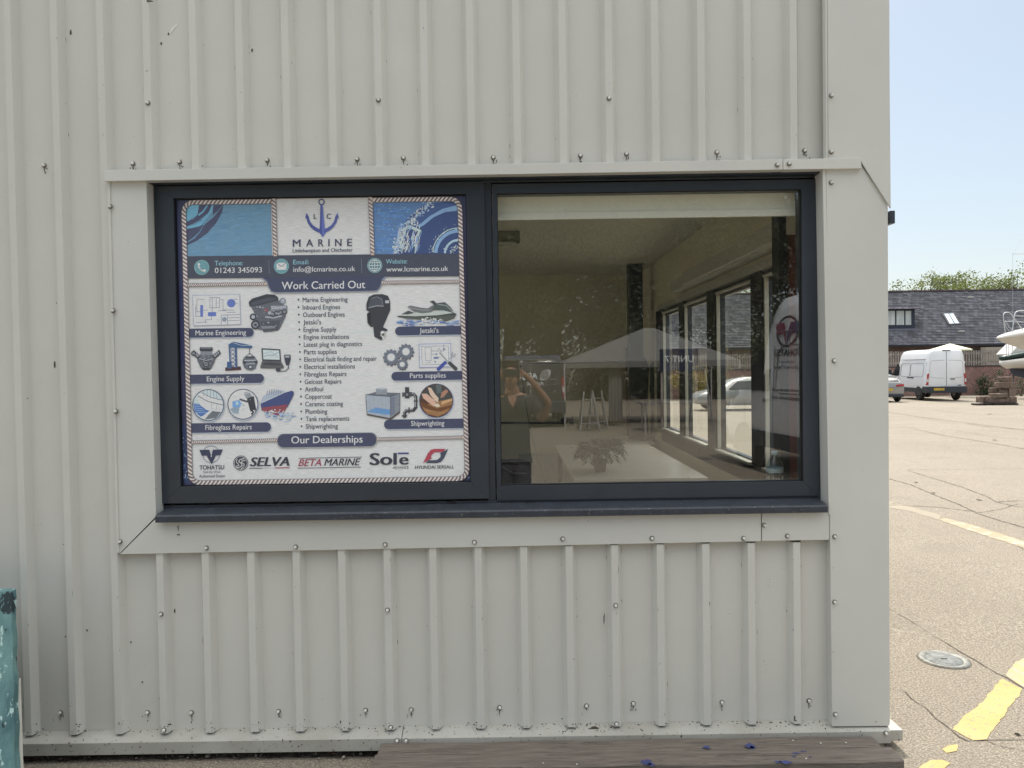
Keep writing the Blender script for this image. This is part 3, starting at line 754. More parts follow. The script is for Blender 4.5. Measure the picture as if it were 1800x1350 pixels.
# ropes
def rope(name, pts, w, per):
    p = Pic(5); cum = [0]
    for a, b in zip(pts, pts[1:]): cum.append(cum[-1]+math.hypot(b[0]-a[0], b[1]-a[1]))
    def at(s_):
        s_ = max(0, min(cum[-1]-1e-6, s_))
        for i in range(len(pts)-1):
            if s_ <= cum[i+1]:
                t = (s_-cum[i])/(cum[i+1]-cum[i]); a, b = pts[i], pts[i+1]; L = cum[i+1]-cum[i]
                return (a[0]+(b[0]-a[0])*t, a[1]+(b[1]-a[1])*t, -(b[1]-a[1])/L, (b[0]-a[0])/L)
    def off(s_, d): x, y, nx, ny = at(s_); return (x+nx*d, y+ny*d)
    p.line(pts, w+1.2, pc(92,80,84)); p.line(pts, w*.9, pc(176,160,150))
    s_ = 0; y = p.y()
    cols = [pc(206,194,184), pc(112,92,90)]
    while s_ < cum[-1]-per:
        for j in range(2):
            a = s_+j*per*.5; wd = per*(.44 if j else .36); sk = per*.75; h = w*.5
            q = [off(a+sk*.5, -h), off(a+wd+sk*.5, -h), off(a+wd*.9, 0), off(a+wd-sk*.5, h), off(a-sk*.5, h), off(a-.1*wd, 0)]
            p.mb.poly([W(u, v, y-.00001*j) for u, v in q], cols[j])
        s_ += per
    p.done(name)
def arcpts(u0, v0, u1, v1): return None
border = rounded(.035, n=6); border = border+[border[0]]
# side ropes stop either side of the white top panel
i0 = [q for q in border]
top_r = quadmap(.69, 0); top_l = quadmap(.325, 0)
rope('rope_border', [top_r]+border[:-1][0:28]+[quadmap(.035, 0), top_l] if False else [quadmap(.688, 0)]+border[0:28]+[quadmap(.322, 0)], 7.4, 7.0)
rope('rope_divider', [(481,349.5),(484,448.5)], 6.6, 6.6); rope('rope_divider', [(651,347.2),(655,446.5)], 6.6, 6.6)
for a, b in (((328,501),(468,498.6)), ((672,496.6),(810,494.6)), ((334,777.5),(486,773.6)), ((664,772),(815,768.6))):
    rope('rope_divider', [a, b], 4.6, 3.6)
# ---------------- pictures
p = Pic(3)     # wiring drawing
p.poly([(338,519),(421.5,517),(423.5,570.5),(340,573)], pc(140,146,164)); p.poly([(339,520),(420.5,518),(422.4,569.5),(341,572)], pc(196,202,214))
b1 = pc(90,104,160)
p.circ(406.5,533,7.4,b1); p.rrect(352,536,357,557,1,b1); p.rrect(365.5,548.5,380,556,1.5,b1); p.circ(394.5,561.5,4.2,pc(120,126,140))
for q in ([(346,527),(346,548),(352,548)],[(347,526),(360,526)],[(369,523),(369,541),(386,541),(386,523),(369,523)],[(373,523),(373,548)],[(380,523),(380,541)],
          [(386,527),(392,527),(392,545),(411,545)],[(357,545),(365,545)],[(372,556),(372,562),(361,562),(361,568)],[(383,546),(397,546)],[(389,554),(389,570)],[(389,554),(421,553)],
          [(400,554),(400,570)],[(400,559),(421,558)],[(400,564),(421,563)],[(345,567),(364,566)],[(411,526),(418,526)],[(412,534),(418,534)],[(399,549),(414,549)],[(344,538),(344,556),(352,556)]):
    p.line(q, .8, pc(96,100,124))
p.done('wiring_picture')
def engine(cx, cy, s, name, v8=False, seed=1):
    p = Pic(3); q = random.Random(seed)
    body = pc(88,90,96); d = pc(56,58,64); l_ = pc(150,152,158); m_ = pc(116,118,124)
    f = lambda pts: [(cx+x*s, cy+y*s) for x, y in pts]
    if not v8:
        p.poly(f([(-32,-16),(-22,2),(-26,20),(-18,28),(6,32),(20,28),(30,8),(34,-8),(22,-22),(-6,-28)]), body)
        p.poly(f([(-34,-20),(-28,-26),(-2,-34),(12,-33),(18,-28),(18,-23),(-8,-16),(-32,-12)]), d)
        p.poly(f([(-30,-19),(0,-28),(16,-27),(14,-24),(-8,-18),(-30,-14)]), pc(72,74,82))
        p.circ(cx+26*s, cy-22*s, 5.5*s, m_); p.circ(cx+26*s, cy-22*s, 3.4*s, l_)
        p.poly(f([(4,-14),(34,-14),(34,-6),(4,0)]), m_); p.poly(f([(6,-13),(32,-13),(32,-10),(6,-7)]), l_)
        for k in range(4): p.circ(cx+(8+k*7)*s, cy+(1-k*1.3)*s, 4.6*s, d); p.circ(cx+(8+k*7)*s, cy+(1-k*1.3)*s, 2.8*s, m_)
        p.circ(cx-22*s, cy+20*s, 8*s, d); p.circ(cx-22*s, cy+20*s, 5.2*s, m_); p.circ(cx-22*s, cy+20*s, 2.2*s, d)
        p.circ(cx-26*s, cy+6*s, 6*s, d); p.circ(cx-26*s, cy+6*s, 3.4*s, l_)
        p.poly(f([(-14,14),(22,12),(18,30),(-8,33)]), pc(74,76,82)); p.line(f([(-4,6),(10,8),(24,4)]), 2.4*s, l_); p.circ(cx-3*s, cy-6*s, 2.4*s, pc(150,70,76)); p.circ(cx+3*s, cy-1*s, 3*s, l_)
        p.poly(f([(-12,22),(14,22),(12,26),(-10,27)]), m_)
    else:
        p.poly(f([(-20,-10),(20,-10),(26,4),(16,26),(10,32),(-10,32),(-16,26),(-26,4)]), body)
        p.poly(f([(-17,-32),(17,-32),(19,-27),(17,-20),(-17,-20),(-19,-27)]), d); p.poly(f([(-15,-31),(15,-31),(15,-28),(-15,-28)]), m_)
        p.poly(f([(-15,-20),(15,-20),(18,-9),(-18,-9)]), m_)
        for s_ in (-1, 1):
            p.poly(f([(s_*16,-8),(s_*36,-24),(s_*42,-14),(s_*22,4)]), d); p.poly(f([(s_*20,-8),(s_*34,-20),(s_*37,-16),(s_*24,-3)]), m_)
            for k in range(3): p.line(f([(s_*(22+k*5),-12-k*4),(s_*(26+k*5),-5-k*4)]), 1.6*s, l_)
        p.circ(cx-36*s, cy-14*s, 7*s, d); p.circ(cx-36*s, cy-14*s, 4*s, m_)
        p.circ(cx, cy+16*s, 9*s, d); p.circ(cx, cy+16*s, 6*s, m_); p.circ(cx, cy+16*s, 2.6*s, d)
        p.circ(cx-13*s, cy+4*s, 5*s, pc(74,76,82)); p.circ(cx+13*s, cy+4*s, 5*s, pc(74,76,82)); p.line(f([(-20,0),(0,6),(20,0)]), 2*s, l_)
        p.poly(f([(-12,27),(12,27),(9,33),(-9,33)]), d)
    for k in range(46):
        x, y = q.uniform(-22, 24), q.uniform(-14, 26); a = q.uniform(.6, 2.2)
        p.poly(f([(x, y), (x+a, y+q.uniform(-1, 1)), (x+a*q.uniform(.4, 1.6), y+a*1.2), (x-q.uniform(0, 1), y+a)]), pc(*q.choice([(58,60,66),(132,134,140),(104,106,112),(160,162,166)])))
    return p.done(name)
engine(471, 551, 1.0, 'engine_picture', seed=3)
engine(362.5, 630, .62, 'engine_picture', True, seed=5)
p = Pic(3)     # crane and small engine
bl_ = pc(62,84,118)
p.poly([(396,646),(423,644),(424,650),(396,652)], pc(70,48,52)); p.poly([(399,636),(407,636),(407,648),(399,648)], bl_)
p.line([(403,610),(405,646)], 2.2, bl_); p.line([(414.5,609),(415.5,645)], 3.4, bl_)
for k in range(5): p.line([(404,612+k*7),(414,619+k*7)], .8, bl_); p.line([(414,612+k*7),(404,619+k*7)], .8, bl_)
p.poly([(401,606),(410,600.5),(442,607),(444,609.5),(442,612),(403,611)], bl_); p.line([(409,602),(424,607),(442,607)], .7, pc(180,186,196)); p.line([(438.6,612),(438.6,622)], .9, DK); p.line([(428,630),(438.6,621),(449,629)], 1, DK)
p.poly([(428,630),(450,630),(453,636),(449,648),(442,651.5),(434,650),(429,646),(426,636)], pc(92,95,102)); p.circ(440,645,4,DK); p.circ(440,645,2.2,LG); p.circ(430,637,3,DK); p.circ(450,636,3,DK); p.poly([(431,626.5),(447,626),(447,630),(431,630)], pc(70,72,78)); p.line([(430,634),(450,633)], 1.4, LG); p.line([(432,640),(448,639)], 1, LG)
p.done('crane_picture')
p = Pic(3)     # laptop and plug
p.poly([(459.5,612),(492.5,614),(494,635.5),(461,634)], DK); p.poly([(462,614.5),(490.5,616),(491.8,632.5),(463,631.5)], pc(176,188,206)); p.line([(464,627),(472,624),(480,625),(490,619)], .9, pc(110,124,150)); p.line([(464,622),(476,618),(489,628)], .6, pc(120,134,160))
p.poly([(461,634),(494,635.5),(499.5,645),(497,648),(458,647.5),(457.5,644)], pc(82,82,84)); p.poly([(464,637),(491,638.5),(494,642.5),(462,641.5)], pc(62,62,66))
p.poly([(499.5,623.5),(510.5,623.5),(511,632),(508,642),(503,642),(500,632)], DK); p.poly([(501.5,625),(508.6,625),(508.6,628.5),(501.5,628.5)], pc(150,154,158))
p.line([(506,641),(507.5,647),(502,652),(492,652.8),(489,651)], 1.3, DK); p.circ(489,650,4.4,DK, ry=3.6)
p.done('laptop_picture')
def disc(cx, cy, r, bgc):
    p = Pic(3); p.circ(cx+.6, cy+1.2, r+1.2, pc(150,155,166)); p.circ(cx, cy, r, pc(58,60,78)); p.circ(cx, cy, r-1.4, bgc); return p
def clipc(pts, cx, cy, r): return [((x, y) if math.hypot(x-cx, y-cy) <= r else (cx+(x-cx)*r/math.hypot(x-cx, y-cy), cy+(y-cy)*r/math.hypot(x-cx, y-cy))) for x, y in pts]
p = disc(366, 712, 28, pc(172,180,190)); k_ = lambda q: clipc(q, 366, 712, 26.4)
p.poly(k_([(339,709),(350,710),(362,720),(374,724),(372,729),(352,732),(341,724)]), pc(72,100,150))
for q in range(5): p.line(k_([(341+q,712+q*3.4),(350+q*3,711+q*3.4)]), 1.2, pc(126,150,184))
p.poly(k_([(347,699),(352,712),(362,720),(392,726),(393,706),(370,698),(352,690)]), pc(196,199,205)); p.poly(k_([(392,726),(372,722),(360,738),(380,736)]), pc(96,100,106)); p.poly(k_([(350,738),(368,722),(373,723),(358,739)]), pc(206,208,212))
p.line(k_([(348,696),(366,706),(392,712)]), 1.3, pc(90,94,104)); p.line(k_([(354,690),(372,699),(391,703)]), 1, pc(90,94,104)); p.line([(372,707),(372,718),(381,720),(381,709)], .7, pc(130,134,142))
for q in range(5): p.line(k_([(358+q*6,686),(358+q*6,696+q*1.8)]), .7, pc(110,114,124))
p.done('hull_picture')
p = disc(427, 710.5, 27, pc(186,196,206)); k_ = lambda q: clipc(q, 427, 710.5, 25.4)
p.poly(k_([(434,700),(446,696),(455,722),(444,733),(438,716)]), pc(52,54,60)); p.poly(k_([(428,690),(439,687),(443,697),(433,701)]), pc(128,132,138)); p.line([(431,692),(440,689)], 1.2, pc(190,192,196)); p.line([(422,702),(434,706),(438,702)], 3, pc(62,64,70))
p.poly([(408,706),(420,703),(426,711),(420,718),(409,716)], pc(104,140,184)); p.poly(k_([(412,716),(421,716),(419,728),(411,727),(404,719)]), pc(126,140,150)); p.circ(417,709,3,pc(150,176,206))
for q in range(26): p.circ(*k_([(rnd.uniform(404,448), rnd.uniform(688,734))])[0], rnd.uniform(.6,1.8), pc(*rnd.choice([(206,212,218),(150,160,172),(220,224,228)])), n=6)
p.done('propeller_picture')
p = Pic(3)     # ship
p.poly([(458,708),(462,697),(474,690),(488,686),(500,687),(496,694),(470,706)], pc(150,156,168)); 
for q in range(7): p.line([(469+q*4,694),(470+q*4,684+abs(q-3))], .8, pc(90,94,108))
p.poly([(458,709),(500,690),(512,686),(516.5,689),(516,695),(505,716),(460,722)], pc(62,70,108)); p.poly([(460,716.5),(506,710.5),(499,727),(492,731),(478,727),(462,722)], pc(124,66,76)); p.line([(458,709),(500,690),(513,686)], 1, pc(180,186,196))
for q in range(70): 
    x = rnd.uniform(462, 516); y0 = 731+rnd.gauss(0, 3.2)-(x < 480)*3; p.line([(x, y0), (x+rnd.uniform(2, 8), y0+rnd.uniform(-.6, .6))], rnd.uniform(.6, 1.6), pc(*rnd.choice([(110,136,178),(206,212,220),(150,168,196),(84,106,156)])))
for q in range(24): p.circ(rnd.uniform(466,500), 724+rnd.gauss(0,2), rnd.uniform(.6,1.5), pc(214,218,224), n=6)
p.done('ship_picture')
p = Pic(3)     # outboard motor
p.poly([(644,534),(648,522),(657,517.5),(672,517),(682,520),(686,530),(686,545),(677,566),(673,575),(681,579),(681,582),(674,582),(674,594),(670,598),(658,592),(656,574),(652,575),(646,568),(645,552),(649,548),(644,545)], pc(56,57,62))
p.poly([(648,537),(652,526),(664,520.5),(672,524),(674,536),(650,541)], pc(74,75,82)); p.line([(648,541),(662,537.5),(674,538)], 1.2, pc(150,152,156)); p.line([(652,525),(662,521.5),(671,526),(673,536)], .9, pc(120,122,128)); p.rrect(677,528,684,533,1,pc(160,162,168))
p.poly([(645,551),(651,550),(653,570),(648,567)], pc(40,41,46)); p.circ(673.5,588,5,pc(160,156,152)); p.circ(673.5,588,2.4,pc(84,84,86)); p.poly([(668,584),(673,581),(676,584),(672,587)], pc(196,194,190)); p.poly([(672,591),(676,594),(672,598)], pc(190,188,184))
p.done('outboard_picture')
p = Pic(3)     # jet ski
for q in range(80):
    x = rnd.uniform(694, 806); y0 = 568+rnd.gauss(0, 2.4)-(740 < x < 780)*2; p.line([(x, y0), (x+rnd.uniform(3, 12), y0+rnd.uniform(-.5, .5))], rnd.uniform(.6, 1.8), pc(*rnd.choice([(96,122,168),(206,212,220),(140,160,190),(70,92,146)])))
p.poly([(697,556),(716,551),(750,549),(788,545),(803,552),(798,560),(784,565),(770,563),(756,562),(738,562),(714,560)], pc(78,82,78)); p.poly([(701,555),(722,550),(752,548),(780,546),(797,550),(770,554),(730,556)], pc(164,168,164)); p.line([(700,557),(760,556),(800,552)], 1, pc(40,42,44))
p.poly([(706,552),(718,546),(728,550),(716,553)], pc(70,76,72)); p.poly([(716,539),(722,537),(740,541),(752,542),(762,536),(767,540),(758,549),(742,551),(728,548)], pc(98,100,100)); p.poly([(758,545),(768,533),(782,531),(792,540),(797,547),(776,545)], pc(72,80,78)); p.poly([(755,530),(762,528),(768,534),(764,537),(760,533)], pc(62,64,66)); p.line([(770,535),(784,537),(794,546)], 1, pc(150,156,152)); p.line([(720,541),(742,545),(754,545)], 1, pc(140,142,142))
for q in range(40): p.circ(rnd.uniform(742,778), 563+rnd.gauss(0,2.4), rnd.uniform(.7,2), pc(*rnd.choice([(216,220,226),(190,200,214)])), n=6)
p.done('jetski_picture')
p = Pic(3)     # gears
for cx, cy, r_ in ((687.5,628,14.5),(713.5,618,14),(707,640.5,9.6)):
    n = 12; pts = []
    for k in range(n):
        for da, rr in ((-.30, .84), (-.2, 1), (.2, 1), (.30, .84)):
            t = 2*math.pi*(k+da)/n; pts.append((cx+r_*rr*math.cos(t), cy+r_*rr*math.sin(t)))
    p.poly([(x+.8, y+1.4) for x, y in pts], pc(64,66,74)); p.poly(pts, pc(100,104,114)); p.circ(cx, cy, r_*.62, pc(78,82,92)); p.circ(cx, cy, r_*.56, pc(128,132,140)); p.circ(cx, cy, r_*.44, WHT)
p.done('gear_picture')
p = Pic(3)     # diagram with tools
p.poly([(736,604.5),(792.5,603.5),(793.5,645),(737.5,646.5)], pc(120,128,170)); p.poly([(737,605.5),(791.7,604.5),(792.6,644),(738.3,645.5)], pc(196,202,212))
for q in ([(741,609),(788,608),(789,640),(742,641.5),(741,609)],[(747,611),(758,611),(758,634),(748,634),(747,611)],[(758,617),(768,617),(772,612)],[(758,623),(765,623)],[(780,605),(780,617),(768,617)],[(764,628),(774,628)],[(750,638),(757,637)],[(772,612),(776,620)]): p.line(q, .8, pc(120,124,140))
p.circ(780.5,614,2.2,pc(120,124,140)); p.circ(767,622.5,1.8,pc(120,124,140)); p.circ(765,636,1.6,pc(120,124,140)); p.rrect(762,627,771,631,1.2,pc(110,116,140))
p.line([(773,620),(790,639)], 2.2, pc(128,130,132)); p.line([(790,638),(801,648)], 6.2, pc(66,66,68)); p.line([(796,624),(784,638)], 2.6, pc(150,152,154)); p.ring(797.5,622.5,1.8,4,pc(150,152,154),a0=-20,a1=250); p.line([(783,637),(771,648.5)], 6, pc(62,74,136)); p.circ(771,648.5,3.1,pc(62,74,136)); p.circ(801,648,3.1,pc(66,66,68))
p.done('tools_picture')
p = Pic(3)     # tank
p.poly([(643,694),(661,689),(703,691),(703,722),(686,735),(645,727)], pc(118,121,128)); p.poly([(643,694),(686,697),(686,735),(681,735),(645,727)], pc(146,151,160)); p.poly([(643,694),(661,689),(703,691),(686,697)], pc(92,95,102)); p.poly([(645,724),(660,716),(686,720),(686,729),(680,729)], pc(92,130,170)); p.poly([(645,727),(686,735),(703,722),(703,726),(687,738),(645,730)], pc(78,72,70))
p.poly([(661,683),(680,683),(680,694),(661,693)], pc(128,131,138)); p.poly([(661,683),(670,681.5),(680,683),(671,685)], pc(160,163,168)); p.line([(643,694),(686,697),(703,691)], 1, pc(62,64,72)); p.line([(686,697),(686,735)], 1, pc(70,72,80)); p.line([(643,694),(645,727)], 1, pc(70,72,80)); p.line([(703,691),(703,722)], 1, pc(70,72,80))
p.line([(688.5,699),(688.5,731)], .7, pc(62,70,110)); p.line([(692.5,698),(692.5,729)], .7, pc(62,70,110))
for q in range(8): p.line([(688.5,701+q*3.8),(692.5,700.6+q*3.8)], .8, pc(62,70,110))
for q in range(5): p.line([(650+q*7,696),(650.6+q*7,722)], .6, pc(132,136,146))
p.done('tank_picture')
p = Pic(3)     # pipe with valve
p.line([(716,693),(727,693),(731,697),(731,716),(727,721),(714,722),(711,726),(711,733)], 5.4, pc(66,66,70)); p.line([(717,692),(727,692),(730,697),(730,715)], 1.2, pc(150,150,152)); p.line([(726,719.6),(714,720.6),(710,725),(710,732)], 1.2, pc(150,150,152))
p.poly([(712,680.5),(719,680.5),(720,700),(712,700.5)], pc(60,60,64)); p.poly([(707,690),(724,689),(724,697),(707,697)], pc(72,72,76)); p.circ(715.6,693.6,4.6,pc(60,60,64)); p.circ(715.6,693.6,2.2,pc(120,120,124)); p.line([(728,705),(734,705)], 2, pc(52,52,56)); p.line([(707,731),(715,731)], 2.4, pc(52,52,56)); p.line([(719,716.5),(719,726)], 2, pc(52,52,56))
p.done('pipe_picture')
p = disc(766.8, 704.3, 30, pc(78,54,44)); k_ = lambda q: clipc(q, 766.8, 704.3, 28.4)
p.poly(k_([(736,700),(740,690),(760,676),(790,678),(797,700),(780,706),(760,700)]), pc(62,66,66)); p.poly(k_([(742,716),(758,708),(796,700),(796,712),(790,725),(770,734),(750,728)]), pc(134,98,68)); p.poly(k_([(738,706),(768,718),(797,712),(796,718),(768,726),(740,714)]), pc(98,64,44)); p.poly(k_([(776,706),(795,700),(796,704),(776,712)]), pc(176,140,104))
p.poly([(741,692),(750,692),(764,704),(768,712),(762,714),(754,708),(744,700)], pc(186,150,132)); p.poly([(752,681),(758,682),(764,692),(771,700),(770,708),(764,704),(756,694)], pc(196,162,144)); p.poly([(776,690),(784,684),(788,688),(780,698),(774,700)], pc(150,110,92)); p.poly([(766,676),(776,676),(776,690),(768,692)], pc(84,92,92)); p.poly([(762,712),(770,709),(774,714),(768,716)], pc(206,176,156))
for q in range(12): p.line(k_([(745+q*3,722+q*.6),(752+q*3,720+q*.4)]), .6, pc(160,122,86))
p.done('woodwork_picture')
# ---------------- dealership marks
p = Pic(3)
p.ring(371, 798.5, 14.2, 15.4, pc(120,124,136)); p.poly([(350.5,791),(368,790.5),(371,802),(374.5,790.5),(391.5,790),(387.5,800),(379.5,800.4),(372,815.8),(363,800.8),(354.6,801)], pc(52,56,76)); p.line([(371.4,790),(371.4,803)], 1.2, WHT)
p.text('TOHATSU', 350.5, 394, 825.6, 7.6, INK, bold=.022); p.text('Feel the Wind', 357.5, 387, 831.8, 4.2, pc(84,86,100)); p.text('Authorised Dealer', 350, 396, 839.4, 4.9, INK, bold=.006)
p.done('dealer_mark')
p = Pic(3); k2 = pc(52,54,64)
p.circ(423.2,813.8,13,k2); p.ring(423.2,813.8,11,11.7,WHT); p.line([(429,806.5),(422,807.5),(419.5,811.5),(424,814.5),(426,818),(421,821.5),(416,822)], 1.4, WHT); p.line([(431,809.5),(425,810.5),(424.5,813),(429.5,816),(428.5,820),(424,824)], 1.2, WHT); p.line([(417,807),(415,812),(419,816),(420.5,818.5),(415,819.5)], 1.1, WHT)
p.text('SELVA', 439, 509, 819.6, 15.4, k2, bold=.05, shear=.22); p.line([(438,823.2),(461,822.9)], 1.2, k2); p.line([(484,822.4),(508.5,822)], 1.4, pc(140,66,80)); p.line([(462,823),(484,822.6)], .6, pc(150,150,160))
p.done('dealer_mark')
p = Pic(3)
p.text('BETA', 524.2, 564.5, 819.4, 12, pc(136,64,80), bold=.02, shear=.3); p.text('MARINE', 569.5, 634, 818.6, 12, k2, bold=.02, shear=.3)
p.line([(525.5,805.6),(636,803.4)], 1, k2); p.line([(523,823),(634,821)], 1, k2)
p.done('dealer_mark')
p = Pic(3)
p.text('Sol', 649.5, 697.5, 817.4, 20.6, k2, bold=.055); p.text('e', 701.5, 718.4, 816.6, 19.4, k2, bold=.055); p.line([(700,797),(717.6,796.8)], 2.8, pc(66,70,116)); p.text('ADVANCE', 690.6, 718.4, 824, 3.9, k2, bold=.01)
p.done('dealer_mark')
p = Pic(3)
p.poly([(743.6,814),(752,797),(757,791),(763,789),(784,789),(778,794.5),(764,795),(759,799),(757.5,804),(759,806)], pc(150,62,76))
p.poly([(788,789),(780,806),(775,812),(768,814),(748,814),(753,809.5),(768,808.5),(774,804),(775,799),(773,797)], pc(60,66,80))
p.text('HYUNDAI SERSALL', 729.5, 798, 824.2, 5.6, k2, bold=.02)
p.done('dealer_mark')
# ================================================================== ground
def ground_mat():
    m = bpy.data.materials.new('yard_concrete'); MAT['yard_concrete'] = m; m.use_nodes = True; t = m.node_tree; n = t.nodes; l = t.links; b = n['Principled BSDF']
    b.inputs['Roughness'].default_value = .85; b.inputs['Specular IOR Level'].default_value = .25
    g = n.new('ShaderNodeNewGeometry')
    def noise(sc, det=4, ro=.6, vec=None):
        z = n.new('ShaderNodeTexNoise'); z.inputs['Scale'].default_value = sc; z.inputs['Detail'].default_value = det; z.inputs['Roughness'].default_value = ro
        l.new(vec or g.outputs['Position'], z.inputs['Vector']); return z.outputs['Fac']
    def rng(s, a, b_, c=0, d=1):
        z = n.new('ShaderNodeMapRange'); z.inputs['From Min'].default_value = a; z.inputs['From Max'].default_value = b_
        z.inputs['To Min'].default_value = c; z.inputs['To Max'].default_value = d; l.new(s, z.inputs['Value']); return z.outputs[0]
    def mixc(f, a, b_):
        z = n.new('ShaderNodeMix'); z.data_type = 'RGBA'; l.new(f, z.inputs['Factor'])
        for s_, v in (('A', a), ('B', b_)):
            if isinstance(v, tuple): z.inputs[s_].default_value = (*v, 1)
            else: l.new(v, z.inputs[s_])
        return z.outputs['Result']
    c = mixc(rng(noise(.35, 5), .35, .65), (.275, .238, .185), (.225, .193, .148))
    c = mixc(rng(noise(3.5, 6, .7), .45, .75, 0, .5), c, (.24, .20, .16))
    c = mixc(rng(noise(80, 3, .7), .46, .56, 0, .95), c, (.15, .125, .10))      # aggregate
    c = mixc(rng(noise(120, 2, .6), .56, .66, 0, .8), c, (.46, .42, .35))
    c = mixc(rng(noise(34, 5, .7), .66, .75, 0, .7), c, (.13, .12, .10))
    c = mixc(rng(noise(.9, 3, .5), .60, .66, 0, .22), c, (.17, .15, .12))      # old damp and oil patches
    # shade of worn, brushed slab bands
    mp = n.new('ShaderNodeMapping'); mp.inputs['Scale'].default_value = (7, .9, 1); mp.inputs['Rotation'].default_value = (0, 0, .45); l.new(g.outputs['Position'], mp.inputs['Vector'])
    c = mixc(rng(noise(2.2, 6, .8, mp.outputs[0]), .55, .70, 0, .62), c, (.15, .13, .105))
    l.new(c, b.inputs['Base Color'])
    bp = n.new('ShaderNodeBump'); bp.inputs['Strength'].default_value = .6; bp.inputs['Distance'].default_value = .008
    l.new(noise(110, 4, .7), bp.inputs['Height']); l.new(bp.outputs[0], b.inputs['Normal'])
    return m
mb = MB()
xs = [-200, -30, -10, -3, 3, 10, 30, 60, 200]; ys = [-300, -60, -20, -5, 1, 8, 20, 60, 140, 400]
for i in range(len(xs)-1):
    for j in range(len(ys)-1):
        mb.quad(*[(x, y, gz(min(y, 140))) for x, y in ((xs[i], ys[j]), (xs[i+1], ys[j]), (xs[i+1], ys[j+1]), (xs[i], ys[j+1]))])
struct(mb.build('ground', ground_mat(), fix=True))
# cracks and joints in the concrete (narrow dark strips, jagged)
crackm = mat('crack_dirt', (.07, .06, .05), rough=1, col2=(.16, .135, .11), nscale=14)
def strip(pts, wd, jit, mb, h=.004, seg=.05):
    P = [G(*p) for p in pts]; L = [P[0]]
    for a, b in zip(P, P[1:]):
        n = max(2, int((b-a).length/seg)); n = min(n, 80)
        for k in range(1, n+1):
            q = a.lerp(b, k/n); q = q+Vector((rnd.gauss(0, jit), rnd.gauss(0, jit), 0)); L.append(q)
    w_ = [wd*rnd.uniform(.3, 1.3) for _ in L]
    for i in range(len(L)-1):
        d = (L[i+1]-L[i]); d.z = 0
        if d.length < 1e-6: continue
        nn = Vector((-d.y, d.x, 0)).normalized()
        q = [L[i]+nn*w_[i]/2, L[i]-nn*w_[i]/2, L[i+1]-nn*w_[i+1]/2, L[i+1]+nn*w_[i+1]/2]
        mb.poly([(v.x, v.y, gz(v.y)+h) for v in q])
mb = MB()
for pts, wd, j in [
 ([(1560,841),(1600,852),(1650,873),(1690,889),(1722,904),(1760,916),(1830,936)], .022, .006),
 ([(1560,889),(1575,888),(1650,892),(1725,901)], .016, .008), ([(1595,826),(1900,823)], .014, .001),
 ([(1595,827),(1640,841),(1690,856),(1735,873),(1752,883)], .014, .003), ([(1752,883),(1775,881),(1850,880)], .022, .006), ([(1752,883),(1785,890),(1830,897)], .014, .006),
 ([(1560,724),(1600,731),(1640,736),(1720,746),(1850,762)], .05, .01), ([(1620,757),(1665,767),(1700,772),(1760,782),(1860,800)], .035, .008), ([(1560,750),(1600,752),(1620,757)], .025, .008),
 ([(1700,745),(1745,752),(1850,759)], .04, .006), ([(1640,721),(1700,727),(1780,730)], .03, .006), ([(1560,731),(1620,735),(1680,745)], .02, .008), ([(1650,785),(1675,788)], .015, .003),
 ([(1680,757),(1740,767),(1800,773)], .02, .01),
 ([(1560,1069),(1590,1086),(1625,1107),(1655,1126)], .004, .002), ([(1655,1126),(1700,1153),(1740,1177),(1765,1190),(1810,1216)], .007, .003),
 ([(1560,1210),(1590,1216),(1602,1228),(1625,1244),(1645,1263),(1670,1283),(1688,1297),(1700,1303)], .007, .003), ([(1700,1303),(1760,1301),(1850,1300)], .006, .0015),
 ([(1735,1302),(1755,1312),(1780,1317),(1815,1321)], .004, .004), ([(1560,847+40),(1580,884)], .01, .004), ([(1725,901),(1760,895),(1790,886)], .01, .006), ([(1790,960),(1810,975),(1860,960)], .008, .006),
]:
    strip(pts, wd, j, mb)
for cx, cy in ((1739,729),(1722,881-2),(1749,774),(1790,1291),(1610,849),(1640,868)):
    for k in range(3):
        p = G(cx+rnd.gauss(0, 2), cy+rnd.gauss(0, 1)); r_ = .012*(p-CAM).length/5
        mb.poly([(p.x+r_*rnd.uniform(.5, 1.3)*math.cos(t), p.y+r_*rnd.uniform(.5, 1.3)*math.sin(t), gz(p.y)+.0045) for t in [q*math.pi/4 for q in range(8)]])
o = mb.build('paving_cracks', crackm); struct(o)
# yellow markings with worn edges
ym = mat('yellow_paint', (.42, .30, .095), rough=.75, col2=(.47, .35, .14), nscale=4, spots=(26, .60, .05, (.26, .22, .15)), spots2=(95, .55, .05, (.30, .25, .16)))
ym2 = mat('yellow_paint_worn', (.44, .34, .13), rough=.8, col2=(.38, .31, .17), nscale=8, spots=(20, .52, .06, (.34, .31, .25)), spots2=(90, .52, .06, (.33, .30, .24)))
ym3 = mat('yellow_paint_faded', (.31, .25, .14), rough=.8, col2=(.27, .23, .16), nscale=5, spots=(13, .52, .08, (.40, .34, .26)), spots2=(90, .55, .06, (.35, .30, .23)))
ym4 = mat('yellow_paint_ghost', (.265, .225, .165), rough=.8, col2=(.25, .215, .165), nscale=8)
def paint(name, pts, m, jit=.0028, h=.0025):
    P = [G(*p) for p in pts]; out = []
    for i in range(len(P)):
        a, b = P[i], P[(i+1) % len(P)]; n = max(1, int((b-a).length/.03)); n = min(n, 60)
        for k in range(n):
            q = a.lerp(b, k/n); j = jit*max(1, (q-CAM).length/6); out.append((q.x+rnd.gauss(0, j), q.y+rnd.gauss(0, j), gz(q.y)+h))
    mb = MB(); mb.poly(out); struct(mb.build(name, m))
